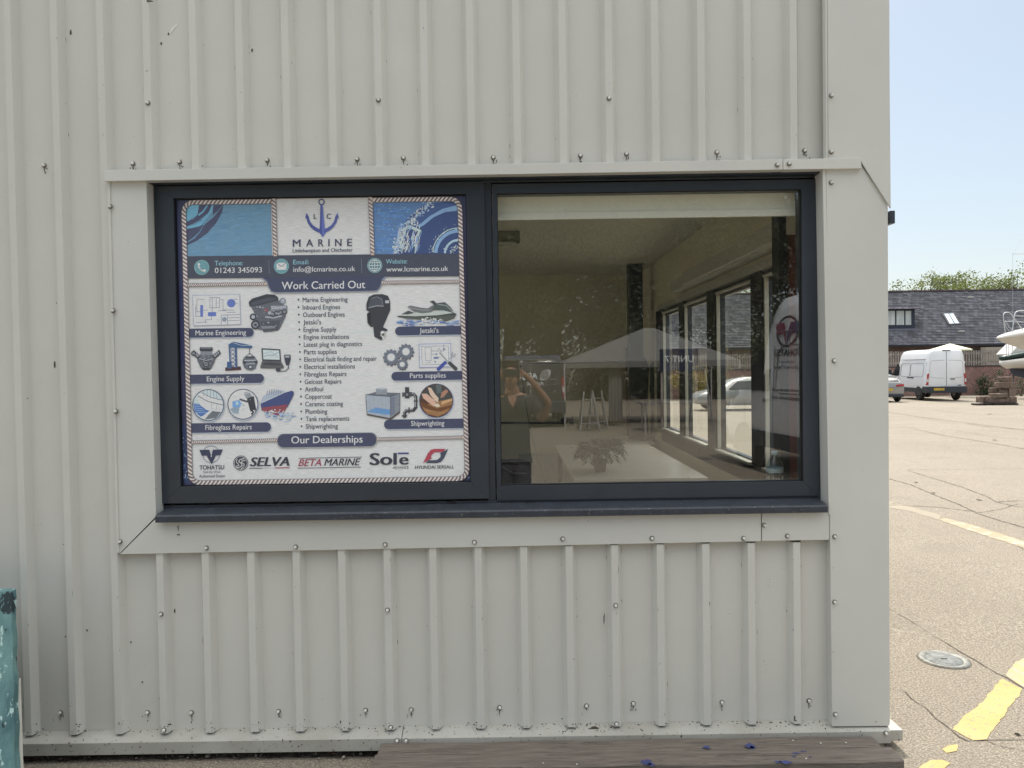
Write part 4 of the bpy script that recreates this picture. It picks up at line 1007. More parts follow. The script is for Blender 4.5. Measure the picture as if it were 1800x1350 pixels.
paint('yellow_line', [(1660,911),(1700,920),(1750,936),(1860,970),(1860,984),(1790,960),(1730,941),(1690,928),(1650,914)], ym3)
paint('yellow_line', [(1560,881),(1600,891),(1655,906),(1650,914),(1600,899),(1560,892)], ym4, h=.0022)
paint('yellow_line', [(1762,1193),(1797,1212),(1768,1254),(1733,1301),(1710,1302),(1674,1282),(1700,1256),(1722,1238)], ym)
paint('yellow_line', [(1767,1187),(1783,1166),(1880,1120),(1880,1230),(1800,1211)], ym2)
paint('yellow_line', [(1668,1312),(1683,1309),(1685,1322),(1662,1324),(1655,1318)], ym); paint('yellow_line', [(1635,1337),(1655,1336),(1670,1343),(1660,1352),(1600,1365),(1618,1350)], ym)
# inspection cover
p = G(1659, 1160); mc = thing('manhole_cover', 'round grey metal inspection cover set in the concrete yard', 'manhole cover', tuple(p))
local(True)
steel = mat('cast_steel', L3(128,130,128), rough=.6, metal=.3, col2=L3(90,92,90), nscale=30, bump=.4, bscale=160)
mb = MB(); mb.lathe([(.098, .004), (.112, .009), (.128, .009), (.132, .002)], 40); mb.build('rim', mat('cast_rim', L3(140,140,134), rough=.6, metal=.2, col2=L3(104,102,96), nscale=40), mc)
mb = MB(); mb.lathe([(0, .006), (.092, .006), (.096, .003)], 40); mb.build('lid', steel, mc)
mb = MB(); mb.box(-.018, .018, -.003, .003, .006, .0085); mb.build('keyhole', blackm, mc)
mb = MB(); mb.lathe([(.131, .0015), (.136, .0035), (.139, .0012)], 30); mb.build('dirt_ring', crackm, mc)
local(False)
# soil strip at the foot of the wall + litter
mb = MB(); nx, ny = 90, 6
xa = -2.6; xb = -.62
vs = [(xa+(xb-xa)*i/nx, (.03-.065*j/ny)+(.008*math.sin(i*.9+j)+rnd.uniform(-.008, .008))*(j == ny), (.03*(1-j/ny)**1.5+rnd.uniform(-.003, .005)) if j < ny else .003) for i in range(nx+1) for j in range(ny+1)]
vs = [(x, (.03 if (k % (ny+1)) == 0 else y), z+.001) for k, (x, y, z) in enumerate(vs)]
mb.add(vs, [(i*(ny+1)+j+1, (i+1)*(ny+1)+j+1, (i+1)*(ny+1)+j, i*(ny+1)+j) for i in range(nx) for j in range(ny)])
struct(mb.build('soil', mat('soil', (.035, .027, .02), rough=1, col2=(.10, .078, .058), nscale=22, spots=(80, .58, .05, (.30, .26, .20)), bump=.8, bscale=70)), 'stuff')
stone = mat('pebble', L3(150,144,132), rough=.8, col2=L3(96,90,80), nscale=30)
peb = MB(); peb.sphere((0, 0, .006), (.011, .009, .007), 8, 6); pme = peb.mesh('pebble'); pme.materials.append(stone)
pk = ['large pale pebble left of the orange leaf on the soil', 'grey pebble touching the leaf under the third rib', 'small round pebble in front of the base trim', 'pale chip of stone on the concrete edge',
      'dusty pebble near the left end of the timber step', 'small stone between the two leaves', 'flat grey stone on the soil edge', 'tiny pale stone beside the brown leaf', 'brown pebble half sunk in the soil', 'grey stone furthest right on the soil strip']
for i, (px, py, s_) in enumerate([(322,1328,1), (366,1334,1.3), (343,1331,.7), (330,1336,.5), (604,1336,.8), (395,1330,.6), (450,1333,.7), (560,1338,.6), (240,1337,.6), (635,1330,.8)]):
    q = G(px, py); o = bpy.data.objects.new('pebble', pme); C.objects.link(o); o.location = (q.x, q.y, .008); o.scale = (s_, s_, s_); o.rotation_euler = (0, 0, i)
    tag(o, pk[i], 'pebble', 'pebbles along the foot of the wall')
leafm = mat('dead_leaf', (.30, .13, .06), rough=.9, col2=(.20, .10, .05), nscale=60, world=False)
def leaf(px, py, s_, lab, a):
    q = G(px, py); mb = MB(); pts = []
    for k in range(14):
        t = 2*math.pi*k/14; r_ = s_*(1 if k % 2 else .55)*(1.15 if k in (3, 4) else 1); pts.append((r_*math.cos(t), r_*.75*math.sin(t), rnd.uniform(0, s_*.35)))
    c = (0, 0, .002)
    mb.add(pts+[c], [(k, (k+1) % 14, 14) for k in range(14)]); o = mb.build('dead_leaf', leafm); o.location = (q.x, q.y, .022); o.rotation_euler = (.4, .1, a)
    tag(o, lab, 'leaf', 'dead leaves by the base trim')
leaf(296,1329,.028,'curled brown leaf under the third rib from the left',.3); leaf(402,1322,.03,'pale brown leaf tucked under the base trim',1.2); leaf(580,1332,.034,'orange brown leaf just left of the timber step',2.2); leaf(556,1327,.02,'small crumpled leaf beside the orange leaf',.9)
butt = mat('cigarette_paper', L3(206,176,132), rough=.9)
for px, py, a, lab in ((133,1332,.1,'cigarette end on the soil nearer the teal board'), (223,1332,-.08,'cigarette end on the soil further from the teal board')):
    q = G(px, py); mb = MB(); mb.tube([(-.017, 0, 0), (.017, 0, 0)], .0042, 8); o = mb.build('cigarette_end', butt); o.location = (q.x, q.y, .022); o.rotation_euler = (0, .05, a); tag(o, lab, 'cigarette end', 'cigarette ends on the soil')
for (a, b, lab) in (((155,1316),(176,1336),'thin dry twig on the soil under the second rib'), ((380,1315),(392,1325),'short pale twig near the leaf under the trim')):
    p, q = G(*a), G(*b); mb = MB(); mb.tube([(p.x, p.y, .022), ((p.x+q.x)/2+.004, (p.y+q.y)/2, .03), (q.x, q.y, .020)], .0016, 6); tag(mb.build('twig', mat('twig', L3(120,100,78), rough=.9)), lab, 'twig')

# timber step: two weathered boards on bearers
def wood_mat(name, a, b, c):
    if name in MAT: return MAT[name]
    m = mat(name, a, rough=.8, col2=b, nscale=5, stretch=(1.2, 22, 22), spots=(9, .60, .05, c), bump=.35, bscale=5, lo=.3, hi=.7); return m
wd = wood_mat('weathered_board', L3(122,112,103), L3(92,84,77), L3(60,53,48))
stp = thing('timber_step', 'low weathered timber step with blue paint splashes against the unit wall', 'step', (.5, -.17, 0))
xL0, xR0 = -.60, 1.565
for k, (y0, y1, zt_) in enumerate([(-.166, -.066, .076), (-.285, -.173, .080)]):
    mb = MB(); n = 40; V = []; F = []
    xr_ = xR0-.006+(k*.03); xl_b = xL0-(.006*k)
    prof = [(y0, zt_-.032), (y0, zt_-.004), (y0+.004, zt_), (y1-.004, zt_), (y1, zt_-.004), (y1, zt_-.032)]
    for i in range(n+1):
        x = xl_b+(xr_-xl_b)*i/n; wv = .0016*math.sin(i*.6+k*2)+rnd.uniform(-.0006, .0006)
        V += [(x, y+wv, z+wv*.8-(.004 if 5 < i < 9 and k == 0 else 0)*0) for y, z in prof]
    for i in range(n):
        for j in range(6): F.append((i*6+j, i*6+(j+1) % 6, (i+1)*6+(j+1) % 6, (i+1)*6+j))
    F += [tuple(range(5, -1, -1)), tuple(range(n*6, n*6+6))]; mb.add(V, F); mb.build('board', wd, stp, fix=True)
mb = MB()
for x in (-.5, .5, 1.5):
    mb = MB(); mb.box(x-.04, x+.04, -.28, -.07, 0.003, .047); mb.build('bearer', wd, stp, bevel=.003)
bluem = mat('blue_paint', L3(62,68,112), rough=.6)
for (px, py, rx, ry) in [(1319,1311,5,4),(1243,1314,5,2.5),(1380,1340,7,2.5),(1400,1324,5,1.5),(1136,1340,6,5),(1412,1321,4,1),(1368,1339,4,2),(1395,1329,3,1.5),(1146,1344,5,3),(1322,1315,3,3),(1424,1330,2,1)]:
    q = G(px, py, .0815); mb = MB(); ex = .0042*rx; ey = .011*ry
    mb.poly([(q.x+ex*rnd.uniform(.4, 1.2)*math.cos(t), q.y+ey*rnd.uniform(.4, 1.2)*math.sin(t)*.5, .0815+.0006) for t in [2*math.pi*z/11 for z in range(11)]]); mb.build('paint_splash', bluem, stp)
mb = MB()
for k in range(16):
    y = rnd.choice((rnd.uniform(-.16, -.075), rnd.uniform(-.28, -.18))); x = rnd.uniform(-.55, 1.2); L_ = rnd.uniform(.06, .35); P_ = []
    for j in range(9): P_.append((x+L_*j/8, y+rnd.gauss(0, .0008)+.004*math.sin(j*.5)))
    zz_ = (.076 if y > -.17 else .080)+.0026
    for (a0, b0), (a1, b1) in zip(P_, P_[1:]): mb.poly([(a0, b0-.0007, zz_), (a1, b1-.0007, zz_), (a1, b1+.0007, zz_), (a0, b0+.0007, zz_)])
mb.build('grain_splits', mat('split_dark', L3(44,38,34), rough=1), stp)['kind'] = 'stuff'
for (px, py) in [(955,1342),(1014,1344),(1443,1307),(1417,1334),(1487,1306),(1394,1302)]:
    q = G(px, py, .0815); mb = MB(); mb.sphere((q.x, q.y, .083), (.0045, .004, .002), 6, 4); mb.build('grit', pale, stp)
mb = MB(); a = G(1520, 1346, .05); mb.box(1.36, 1.555, -.292, -.286, .0, .055); mb.build('end_plate', steel, stp, bevel=.001)
# teal board leaning at the left
teal = mat('peeling_teal', L3(112,148,146), rough=.75, col2=L3(72,104,108), nscale=9, stretch=(1, 1, .45), spots=(14, .56, .03, L3(44,56,60)), spots2=(26, .60, .03, L3(176,204,200)), bump=.5, bscale=18)
p0 = W(25, 1040, -.30); p1 = W(32, 1350, -.46); mb = MB()
X0b = p0.x-.75
zb0 = .0; yb0 = -.50
top_z = p0.z; 
edge = []
for k in range(21):
    t = k/20; z = top_z*(1-t); y = -.30-.20*t
    q = W(20+(26-20)*t+ (1.2*math.sin(k*1.7) if 0 < k < 20 else 0), 1040+310*t*1.02, y); edge.append((q.x, y, z))
front = edge; back = [(x+.0, y+.028, z+.004) for x, y, z in edge]
L_ = [(X0b, y, z+.03*(z/top_z)) for x, y, z in edge]; Lb = [(X0b, y+.028, z) for x, y, z in L_]
n = len(edge); V = front+back+L_+Lb; F = []
for k in range(n-1):
    F += [(k, k+1, n*2+k+1, n*2+k), (n+k, n*3+k, n*3+k+1, n+k+1), (k, n+k, n+k+1, k+1), (2*n+k, 2*n+k+1, 3*n+k+1, 3*n+k)]
F += [(0, 2*n, 3*n, n), (n-1, 2*n-1, 4*n-1, 3*n-1)]
mb.add(V, F); o = mb.build('painted_board', teal, fix=True); tag(o, 'peeling teal painted board leaning against the wall at the far left', 'board')
mb = MB(); mb.prism([Vector(e)+Vector((.0008, .028, 0)) for e in edge[8:]]+[Vector(edge[-1])+Vector((.012, .028, 0)), Vector(edge[8])+Vector((.006, .028, 0))], (0, .004, 0)); mb.build('pale_backing', pale, o)

# ================================================================== far side of the yard
def brick_mat(name, c1, c2, mortar, sx=1.0, sz=1.0):
    m = bpy.data.materials.new(name); MAT[name] = m; m.use_nodes = True; t = m.node_tree; n = t.nodes; l = t.links; b = n['Principled BSDF']; b.inputs['Roughness'].default_value = .9
    g = n.new('ShaderNodeNewGeometry'); sp = n.new('ShaderNodeSeparateXYZ'); l.new(g.outputs['Position'], sp.inputs[0])
    cb = n.new('ShaderNodeCombineXYZ'); l.new(sp.outputs[0], cb.inputs[0]); l.new(sp.outputs[2], cb.inputs[1])
    bt = n.new('ShaderNodeTexBrick'); l.new(cb.outputs[0], bt.inputs['Vector']); bt.inputs['Scale'].default_value = 1
    bt.inputs['Brick Width'].default_value = sx; bt.inputs['Row Height'].default_value = sz; bt.inputs['Mortar Size'].default_value = .01 if sx < .3 else .012
    bt.inputs['Color1'].default_value = (*c1, 1); bt.inputs['Color2'].default_value = (*c2, 1); bt.inputs['Mortar'].default_value = (*mortar, 1)
    nz = n.new('ShaderNodeTexNoise'); nz.inputs['Scale'].default_value = 1.6; nz.inputs['Detail'].default_value = 8; nz.inputs['Roughness'].default_value = .75; l.new(g.outputs['Position'], nz.inputs['Vector'])
    mr = n.new('ShaderNodeMapRange'); mr.inputs['From Min'].default_value = .3; mr.inputs['From Max'].default_value = .75; mr.inputs['To Min'].default_value = .55; mr.inputs['To Max'].default_value = 1.5; l.new(nz.outputs['Fac'], mr.inputs['Value'])
    vm = n.new('ShaderNodeVectorMath'); vm.operation = 'SCALE'; l.new(bt.outputs['Color'], vm.inputs[0]); l.new(mr.outputs[0], vm.inputs['Scale']); l.new(vm.outputs[0], b.inputs['Base Color'])
    return m
rwall = brick_mat('red_brick', (.27, .11, .085), (.20, .09, .075), (.30, .26, .24), .225, .075)
tiles = brick_mat('clay_tiles', (.070, .070, .080), (.15, .15, .17), (.028, .028, .034), .34, .20)
ZW = 47.0; YW = ZW-3.29; gW = gz(YW)
def fz(px, py, Z): return D(px, py, Z)
bw = thing('brick_wall', 'low red brick boundary wall below the timber fence', 'wall', (20, YW, gW))
mb = MB(); mb.box(3, 45, YW, YW+.22, gW-.2, 1.35); mb.build('brickwork', rwall, bw)
mb = MB(); mb.box(2.98, 45.02, YW-.03, YW+.25, 1.35, 1.43); mb.build('coping', mat('coping', L3(74,66,66), rough=.9), bw)
fw = thing('timber_fence', 'weathered grey fence of upright timber slats on top of the brick wall', 'fence', (20, YW, 1.43))
slat = mat('grey_timber', L3(156,148,140), rough=.9, col2=L3(124,116,110), nscale=4)
mb = MB(); x = 3.0
while x < 45:
    h = rnd.uniform(-.02, .02); mb.box(x, x+.085, YW+.03, YW+.05, 1.40+.03, 2.38+h); x += .155
sl2 = mb.build('slats', slat, fw)
mb = MB(); mb.box(3, 45, YW+.052, YW+.10, 1.6, 1.7); mb.build('rail', slat, fw)
mb = MB(); mb.box(3, 45, YW+.052, YW+.10, 2.15, 2.25); mb.build('rail', slat, fw)
# tiled building
YE = YW+5; zE = D(1700, 604, YE+3.29).z; YR = YE+6.0; zR = D(1700, 511, YR+3.29).z
tb = thing('tiled_building', 'long low building with a dark clay tiled roof behind the fence', 'building', (20, YE, gW))
mb = MB(); mb.box(-6, 60, YE+.3, YR+6, gW, zE-.02); mb.build('wall', mat('mottled_render', L3(120,108,98), rough=.9, col2=L3(86,66,60), nscale=1.2), tb)  # brown wall render, mottled by noise
mb = MB(); N = 60
mb.quad((-7, YE-.1, zE), (61, YE-.1, zE), (61, YR, zR), (-7, YR, zR)); mb.quad((61, YR+6.2, zE), (-7, YR+6.2, zE), (-7, YR, zR), (61, YR, zR))
mb.poly([(-7, YE-.1, zE), (-7, YR, zR), (-7, YR+6.2, zE)]); mb.poly([(61, YE-.1, zE), (61, YR+6.2, zE), (61, YR, zR)])
roof = mb.build('roof', tiles, tb)
# lines of tile courses as real steps
mb = MB(); nc = 36
for k in range(1, nc):
    t = k/nc; y = YE-.1+(YR-YE+.1)*t; z = zE+(zR-zE)*t; mb.box(-7, 61, y-.012, y+.05, z+.004, z+.034)
mb.build('tile_courses', tiles, roof)
mb = MB(); xx = -7
while xx < 61: mb.box(xx, xx+.43, YR-.12, YR+.12, zR-.02, zR+.09+rnd.uniform(-.012, .012)); xx += .45
mb.build('ridge_tiles', mat('ridge_tile', L3(104,92,92), rough=.9, col2=L3(84,72,72), nscale=3), roof)
lich = mat('lichen', L3(170,164,160), rough=1)
mb = MB()
for k in range(420):
    x = rnd.uniform(2, 44); t = rnd.random()**.8; y = YE+(YR-YE)*t; z = zE+(zR-zE)*t+.03; wx = rnd.uniform(.05, .35)
    mb.quad((x, y, z), (x+wx, y, z), (x+wx, y+.03, z+.018), (x, y+.03, z+.018))
lo_ = mb.build('lichen_patches', lich, roof); lo_['kind'] = 'stuff'
mb = MB(); mb.box(-7.2, 61.2, YE-.25, YE-.08, zE-.17, zE+.0); mb.build('gutter', mat('black_gutter', L3(34,36,46), rough=.5), tb, bevel=.02)
mb = MB(); mb.box(-7, 61, YE-.06, YE+.28, zE-.10, zE-.03); mb.build('soffit', mat('pale_soffit', L3(150,142,132), rough=.8), tb)
def roofpt(px, py):
    d = ray(px, py); n_ = Vector((0, -(zR-zE), (YR-YE+.1))).normalized(); o = Vector((0, YE-.1, zE)); t = (o-CAM).dot(n_)/d.dot(n_); return CAM+d*t, n_
# dormer
a, n_ = roofpt(1616, 578); b, _ = roofpt(1616, 577)
dy = a.y; xr0 = D(1608, 560, dy+3.29).x; xl0 = xr0-3.4; z0 = D(1600, 580, dy+3.29).z; z1 = D(1600, 543, dy+3.29).z
mb = MB(); mb.box(xl0, xr0, dy, dy+4.5, z0, z1); dm = mb.build('dormer', mat('dormer_cladding', L3(44,50,64), rough=.6), tb)
mb = MB(); mb.prism([(xl0-.3, dy-.35, z1), (xl0-.3, dy-.35, z1+.12), (xl0-.3, dy+4.5, z1+.32), (xl0-.3, dy+4.5, z1+.1)], (xr0-xl0+.75, 0, 0)); mb.build('dormer_roof', mat('dormer_roof', L3(170,166,174), rough=.8, col2=L3(90,86,96), nscale=3), dm)
cur = mat('net_curtain', L3(205,210,205), rough=.9, col2=L3(160,170,170), nscale=6, stretch=(1, 1, .1))
for i, (u0, u1) in enumerate(((1559.5,1573.5),(1576,1589.5),(1592,1602))):
    A = D(u0, 546.5, dy+3.25); B = D(u1, 571, dy+3.25); mb = MB(); mb.quad((A.x, dy-.02, B.z), (B.x, dy-.02, B.z), (B.x, dy-.02, A.z), (A.x, dy-.02, A.z)); mb.build('window', cur, dm)
mb = MB(); mb.box(xl0, xr0+.02, dy-.14, dy-.03, z0+.0, z0+.10); mb.build('dormer_sill', mat('dormer_sill', L3(110,112,124), rough=.7), dm)
# roof window
q = [roofpt(*p)[0] for p in ((1667,572),(1689,571),(1677,551),(1655,552))]; up = n_*.06
mb = MB(); mb.prism([p+up*.2 for p in q], up); sk = mb.build('roof_window', mat('roof_window_frame', L3(42,42,46), rough=.6), tb)
skg = mat('sky_glass', L3(188,206,222), rough=.08, spec=.9)
q1 = [roofpt(*p)[0]+up*1.35 for p in ((1669,570.2),(1676,570),(1666.5,553),(1659,553.2))]; q2 = [roofpt(*p)[0]+up*1.35 for p in ((1678,569.8),(1685,569.5),(1675,552.6),(1668,552.9))]
for qq in (q1, q2): mb = MB(); mb.poly(qq); mb.build('pane', skg, sk)
for px, py in ((1706,523.5),(1690,583.5)):
    A, _ = roofpt(px-5, py); B, _ = roofpt(px+5, py); mb = MB(); mb.box(A.x, B.x, A.y-.05, A.y+.05, A.z+.02, A.z+.09); mb.build('roof_vent', pale, tb)
# fragments of building behind the fence (extension wall, fascia)
mb = MB(); mb.box(D(1735, 600, 51).x, 46, YE-.9, YE-.3, gW, D(1750, 610, 51).z); mb.build('lean_to', mat('lean_to', L3(160,152,140), rough=.8), tb)
# ================================================================== trees
barkm = mat('bark', (.07, .055, .042), rough=.95, col2=(.12, .10, .08), nscale=6)
def leaf_mat(name, a, b, tr=.35):
    m = bpy.data.materials.new(name); MAT[name] = m; m.use_nodes = True; t = m.node_tree; n = t.nodes; l = t.links; p = n['Principled BSDF']; p.inputs['Roughness'].default_value = .6
    g = n.new('ShaderNodeNewGeometry'); mx = n.new('ShaderNodeMix'); mx.data_type = 'RGBA'; mx.inputs['A'].default_value = (*a, 1); mx.inputs['B'].default_value = (*b, 1)
    l.new(g.outputs['Random Per Island'], mx.inputs['Factor']); l.new(mx.outputs['Result'], p.inputs['Base Color'])
    tl = n.new('ShaderNodeBsdfTranslucent'); l.new(mx.outputs['Result'], tl.inputs[0]); ms = n.new('ShaderNodeMixShader'); ms.inputs[0].default_value = tr
    out = [x for x in n if x.type == 'OUTPUT_MATERIAL'][0]; l.new(p.outputs[0], ms.inputs[1]); l.new(tl.outputs[0], ms.inputs[2]); l.new(ms.outputs[0], out.inputs[0]); return m
lf1 = leaf_mat('foliage_fresh', (.11, .15, .035), (.22, .24, .07)); lf2 = leaf_mat('foliage_dark', (.022, .036, .012), (.045, .056, .02), .12); lf3 = leaf_mat('foliage_yellow', (.35, .26, .05), (.22, .20, .05)); lf4 = leaf_mat('foliage_bush', (.03, .055, .03), (.06, .09, .04))
def tree_proto(name, h, cr, nleaf, lm, seed, ls=.22, base=.3, lab='', cat='tree', group=None, loc=(0, 0, 0)):
    q = random.Random(seed); t = thing(name, lab, cat, loc, 0, group); local(True)
    tb_ = MB(); pts = [(0, 0, -.3)]; x = y = 0
    for k in range(1, 7):
        x += q.gauss(0, .12); y += q.gauss(0, .12); pts.append((x, y, h*.8*k/6))
    tb_.tube(pts, [h*.028*(1-.13*k) for k in range(7)], 9)
    tips = []
    for k in range(15):
        i = q.randint(2, 5); b = Vector(pts[i]); a = q.uniform(0, 6.28); L = cr*q.uniform(.5, .95); e = b+Vector((math.cos(a)*L, math.sin(a)*L, h*q.uniform(.05, .26)))
        m_ = b.lerp(e, .5)+Vector((0, 0, -.1*L*q.random())); tb_.tube([b, m_, e], [h*.010, h*.007, h*.003], 6); tips += [e, m_]
        for j in range(3):
            f = e+Vector((q.gauss(0, 1), q.gauss(0, 1), q.uniform(-.2, .9)))*cr*.28; tb_.tube([m_.lerp(e, q.random()), f], [h*.004, h*.0015], 5); tips.append(f)
    tb_.build('trunk', barkm, t)
    cl = []
    for k in range(46):
        a = q.uniform(0, 6.28); u = q.uniform(-1, 1); rr = q.random()**.45; s_ = math.sqrt(1-u*u)
        c = Vector((cr*rr*s_*math.cos(a), cr*rr*s_*math.sin(a), h*(base+(1-base)*.5)+h*(1-base)*.48*rr*u)); cl.append((c, cr*q.uniform(.16, .34)))
    for c in tips: cl.append((c, cr*q.uniform(.12, .22)))
    V = []; F = []
    for k in range(nleaf):
        c, r_ = q.choice(cl); d = Vector((q.gauss(0, 1), q.gauss(0, 1), q.gauss(0, .75)))*r_*.62; p = c+d
        n_ = Vector((q.gauss(0, 1), q.gauss(0, 1), q.gauss(0, 1)+.5)).normalized(); a = n_.orthogonal().normalized(); b = n_.cross(a); s_ = ls*q.uniform(.5, 1.2); o = len(V)
        V += [p-a*s_*.5, p+b*s_*.28-a*s_*.1, p+a*s_*.5, p-b*s_*.28-a*s_*.1]; F.append((o, o+1, o+2, o+3))
    cm = MB(); cm.add(V, F); cm.build('crown', lm, t); local(False)
    return t
# trees beyond the tiled building
YT = 66; gT = gz(YT)
T1 = tree_proto('tree', 10.8, 3.2, 5600, lf1, 3, .24, .25, 'pale airy tree rising furthest left over the tiled roof ridge', 'tree', 'trees beyond the tiled roof')
T1.location = (D(1605, 500, YT+3.29).x, YT, gT)
for px, dz, s_, y, lab, rz in ((1645, -.3, .95, 64, 'pale tree just left of the tallest crown over the roof ridge', 1), (1700, .35, 1.0, 66, 'tallest pale tree over the middle of the roof ridge', 2.2), (1735, .1, 1.0, 68, 'pale tree right of the tallest crown over the ridge', 3.4),
                          (1775, -.25, .95, 65, 'low pale tree left of the yacht mast wires', 4.1), (1815, .35, 1.02, 63, 'darker tree at the right edge above the roof', 5.2), (1560, -.5, .9, 67, 'pale tree showing only beside the corner of the unit', .4), (1470, -.2, 1, 68, 'tree hidden behind the unit beyond the tiled roof', 2.8), (1330, -.2, 1, 68, 'tree seen through the right side window over the roof', 4.8)):
    dup(T1, (D(px, 500, y+3.29).x, y, gz(y)+dz), rz, lab, (s_, s_, s_))
# trees behind the viewer (mirrored in the right pane)
T2 = tree_proto('tree', 14.5, 4.9, 16500, lf2, 11, .28, .02, 'big dark tree mirrored at the left of the right pane', 'tree', 'tall trees mirrored in the window')
T2.location = (-3.0, -38, 0)
for x, y, s_, rz, lab in ((2.6, -40, 1.05, 1.3, 'tall dark tree mirrored left of the gap of sky'), (7.4, -37, .98, 2.5, 'tall dark tree mirrored right of the gap of sky'), (12.0, -40, 1.1, 3.3, 'tall dark tree mirrored above the white gazebo'),
                     (16.5, -37, 1.0, 4.4, 'tall dark tree mirrored behind the white high roof van'), (-8, -40, 1.1, 5.0, 'tall dark tree mirrored behind the poster pane'), (21.5, -39, 1.08, .3, 'tall dark tree furthest right behind the viewer'), (-13.5, -38, 1.0, 2.0, 'tall dark tree furthest left behind the viewer'),
                     (0, -47, 1.3, .6, 'dark tree of the back row behind the blue container'), (15, -48, 1.3, 1.9, 'dark tree of the back row behind the van'), (8.2, -46, 1.2, 4.9, 'dark tree of the back row mirrored over the black column')):
    dup(T2, (x, y, 0), rz, lab, (s_, s_, s_))
def bush(name, c, r, n, lm, lab, seed, ls=.1, group=None, cat='bush'):
    q = random.Random(seed); mb = MB(); V = []; F = []; cs = [(Vector((q.gauss(0, .4)*r[0], q.gauss(0, .4)*r[1], abs(q.gauss(.4, .3))*r[2])), q.uniform(.25, .5)) for _ in range(14)]
    for k in range(n):
        cc, s0 = q.choice(cs); p = cc+Vector((q.gauss(0, 1)*r[0], q.gauss(0, 1)*r[1], q.gauss(0, 1)*r[2]))*s0*.5; p.z = abs(p.z)
        n_ = Vector((q.gauss(0, 1), q.gauss(0, 1), q.gauss(0, 1))).normalized(); a = n_.orthogonal().normalized(); b = n_.cross(a); s_ = ls*q.uniform(.5, 1.2); o = len(V)
        V += [p-a*s_*.5, p+b*s_*.25, p+a*s_*.5, p-b*s_*.25]; F.append((o, o+1, o+2, o+3))
    t = thing(name, lab, cat, c, 0, group); local(True); mb.add(V, F); mb.build('foliage', lm, t)
    st = MB()
    for k in range(7): st.tube([(0, 0, -.05), (q.gauss(0, .3)*r[0], q.gauss(0, .3)*r[1], r[2]*q.uniform(.5, .9))], [.02, .006], 5)
    st.build('stem', barkm, t); local(False); return t
p = D(1736, 692, 46.2); bush('bush', (p.x, p.y, gz(p.y)), (1.1, .5, 1.1), 1500, lf4, 'dark bush growing against the brick wall left of the stone blocks', 4, .14)
p = D(1795, 700, 44); bush('bush', (p.x, p.y, gz(p.y)), (.8, .4, .9), 700, lf4, 'straggly weeds under the yacht at the right edge', 5, .10)
for px, s_, lab, sd in ((1222, .9, 'yellowish bush seen through the side windows left of the mullion', 6), (1248, 1.0, 'yellow leaved bush seen through the side windows against the fence', 8)):
    p = D(px, 690, 45.5); bush('bush', (p.x, p.y, gz(p.y)), (1.4*s_, .6, 2.0*s_), 2200, lf3, lab, sd, .16)

# ================================================================== vehicles
vwhite = mat('van_white', (.76, .77, .79), rough=.3, coat=.5, col2=(.72, .73, .75), nscale=2)
vdark = mat('van_dark', (.035, .037, .042), rough=.3, coat=.5); silver = mat('car_silver', (.34, .33, .32), rough=.3, metal=.4, coat=.6)
plast = mat('dark_plastic', (.035, .04, .05), rough=.6); tyre = mat('tyre', (.018, .018, .02), rough=.85, col2=(.035, .033, .03), nscale=12); rimm = mat('wheel_rim', (.35, .35, .36), rough=.35, metal=.7)
vglass = mat('vehicle_glass', (.012, .016, .018), rough=.05, spec=.9); redl = mat('tail_light', (.35, .02, .02), rough=.2, coat=.6); clearl = mat('lamp_clear', (.6, .6, .6), rough=.15, coat=.6)
seam = mat('panel_gap', (.26, .265, .28), rough=.7); platem = mat('number_plate', (.72, .47, .06), rough=.5); platew = mat('plate_letters', (.02, .02, .02), rough=.6)
def loft(stations, ns=8):
    """stations: (x, half width, z bottom, z belt, z top, roof half width)"""
    mb = MB(); rows = []
    for x, w_, zb, zm, zt, wr in stations:
        half = [(0, zb), (w_*.90, zb), (w_*.985, zb+(zm-zb)*.22), (w_, zb+(zm-zb)*.55), (w_, zm), (w_+(wr-w_)*.45, zm+(zt-zm)*.55), (w_+(wr-w_)*.85, zm+(zt-zm)*.85), (wr*.93, zm+(zt-zm)*.965), (wr*.72, zt-.004), (0, zt+.012)]
        rows.append([(x, y, z) for y, z in half]+[(x, -y, z) for y, z in half[-2:0:-1]])
    n = len(rows[0]); V = [p for r_ in rows for p in r_]; F = [(i*n+k, i*n+(k+1) % n, (i+1)*n+(k+1) % n, (i+1)*n+k) for i in range(len(rows)-1) for k in range(n)]
    F += [tuple(range(n-1, -1, -1)), tuple(range((len(rows)-1)*n, len(rows)*n))]; mb.add(V, F, smooth=True); return mb
def wheel(root, x, y, r=.35, w_=.22, hw=1.0):
    s_ = 1 if y > 0 else -1
    mb = MB(); mb.lathe([(r*.62, -w_/2), (r*.9, -w_/2), (r, -w_/2+.03), (r, w_/2-.03), (r*.9, w_/2), (r*.62, w_/2)], 28, axis='Y'); wh = mb.build('wheel', tyre, root); wh.location = (x, s_*(hw+.017-w_/2), r)
    mb = MB(); mb.lathe([(0, -.07), (r*.2, -.085), (r*.55, -.06), (r*.63, -.112), (r*.63, .09)], 20, axis='Y')
    if s_ < 0: mb.v = [(a, -b, c) for a, b, c in mb.v]
    mb.v = [(a, -b, c) for a, b, c in mb.v]
    mb.build('rim', rimm, wh)
    q_ = [(x+r*1.2*math.cos(math.pi*k/16), s_*(hw+.009), r+r*1.2*math.sin(math.pi*k/16)) for k in range(17)]
    mb = MB(); mb.poly(([(x+r*1.2, s_*(hw+.009), r*.8)]+q_+[(x-r*1.2, s_*(hw+.009), r*.8)])[::s_]); mb.build('wheel_arch', plast, root)
    return wh
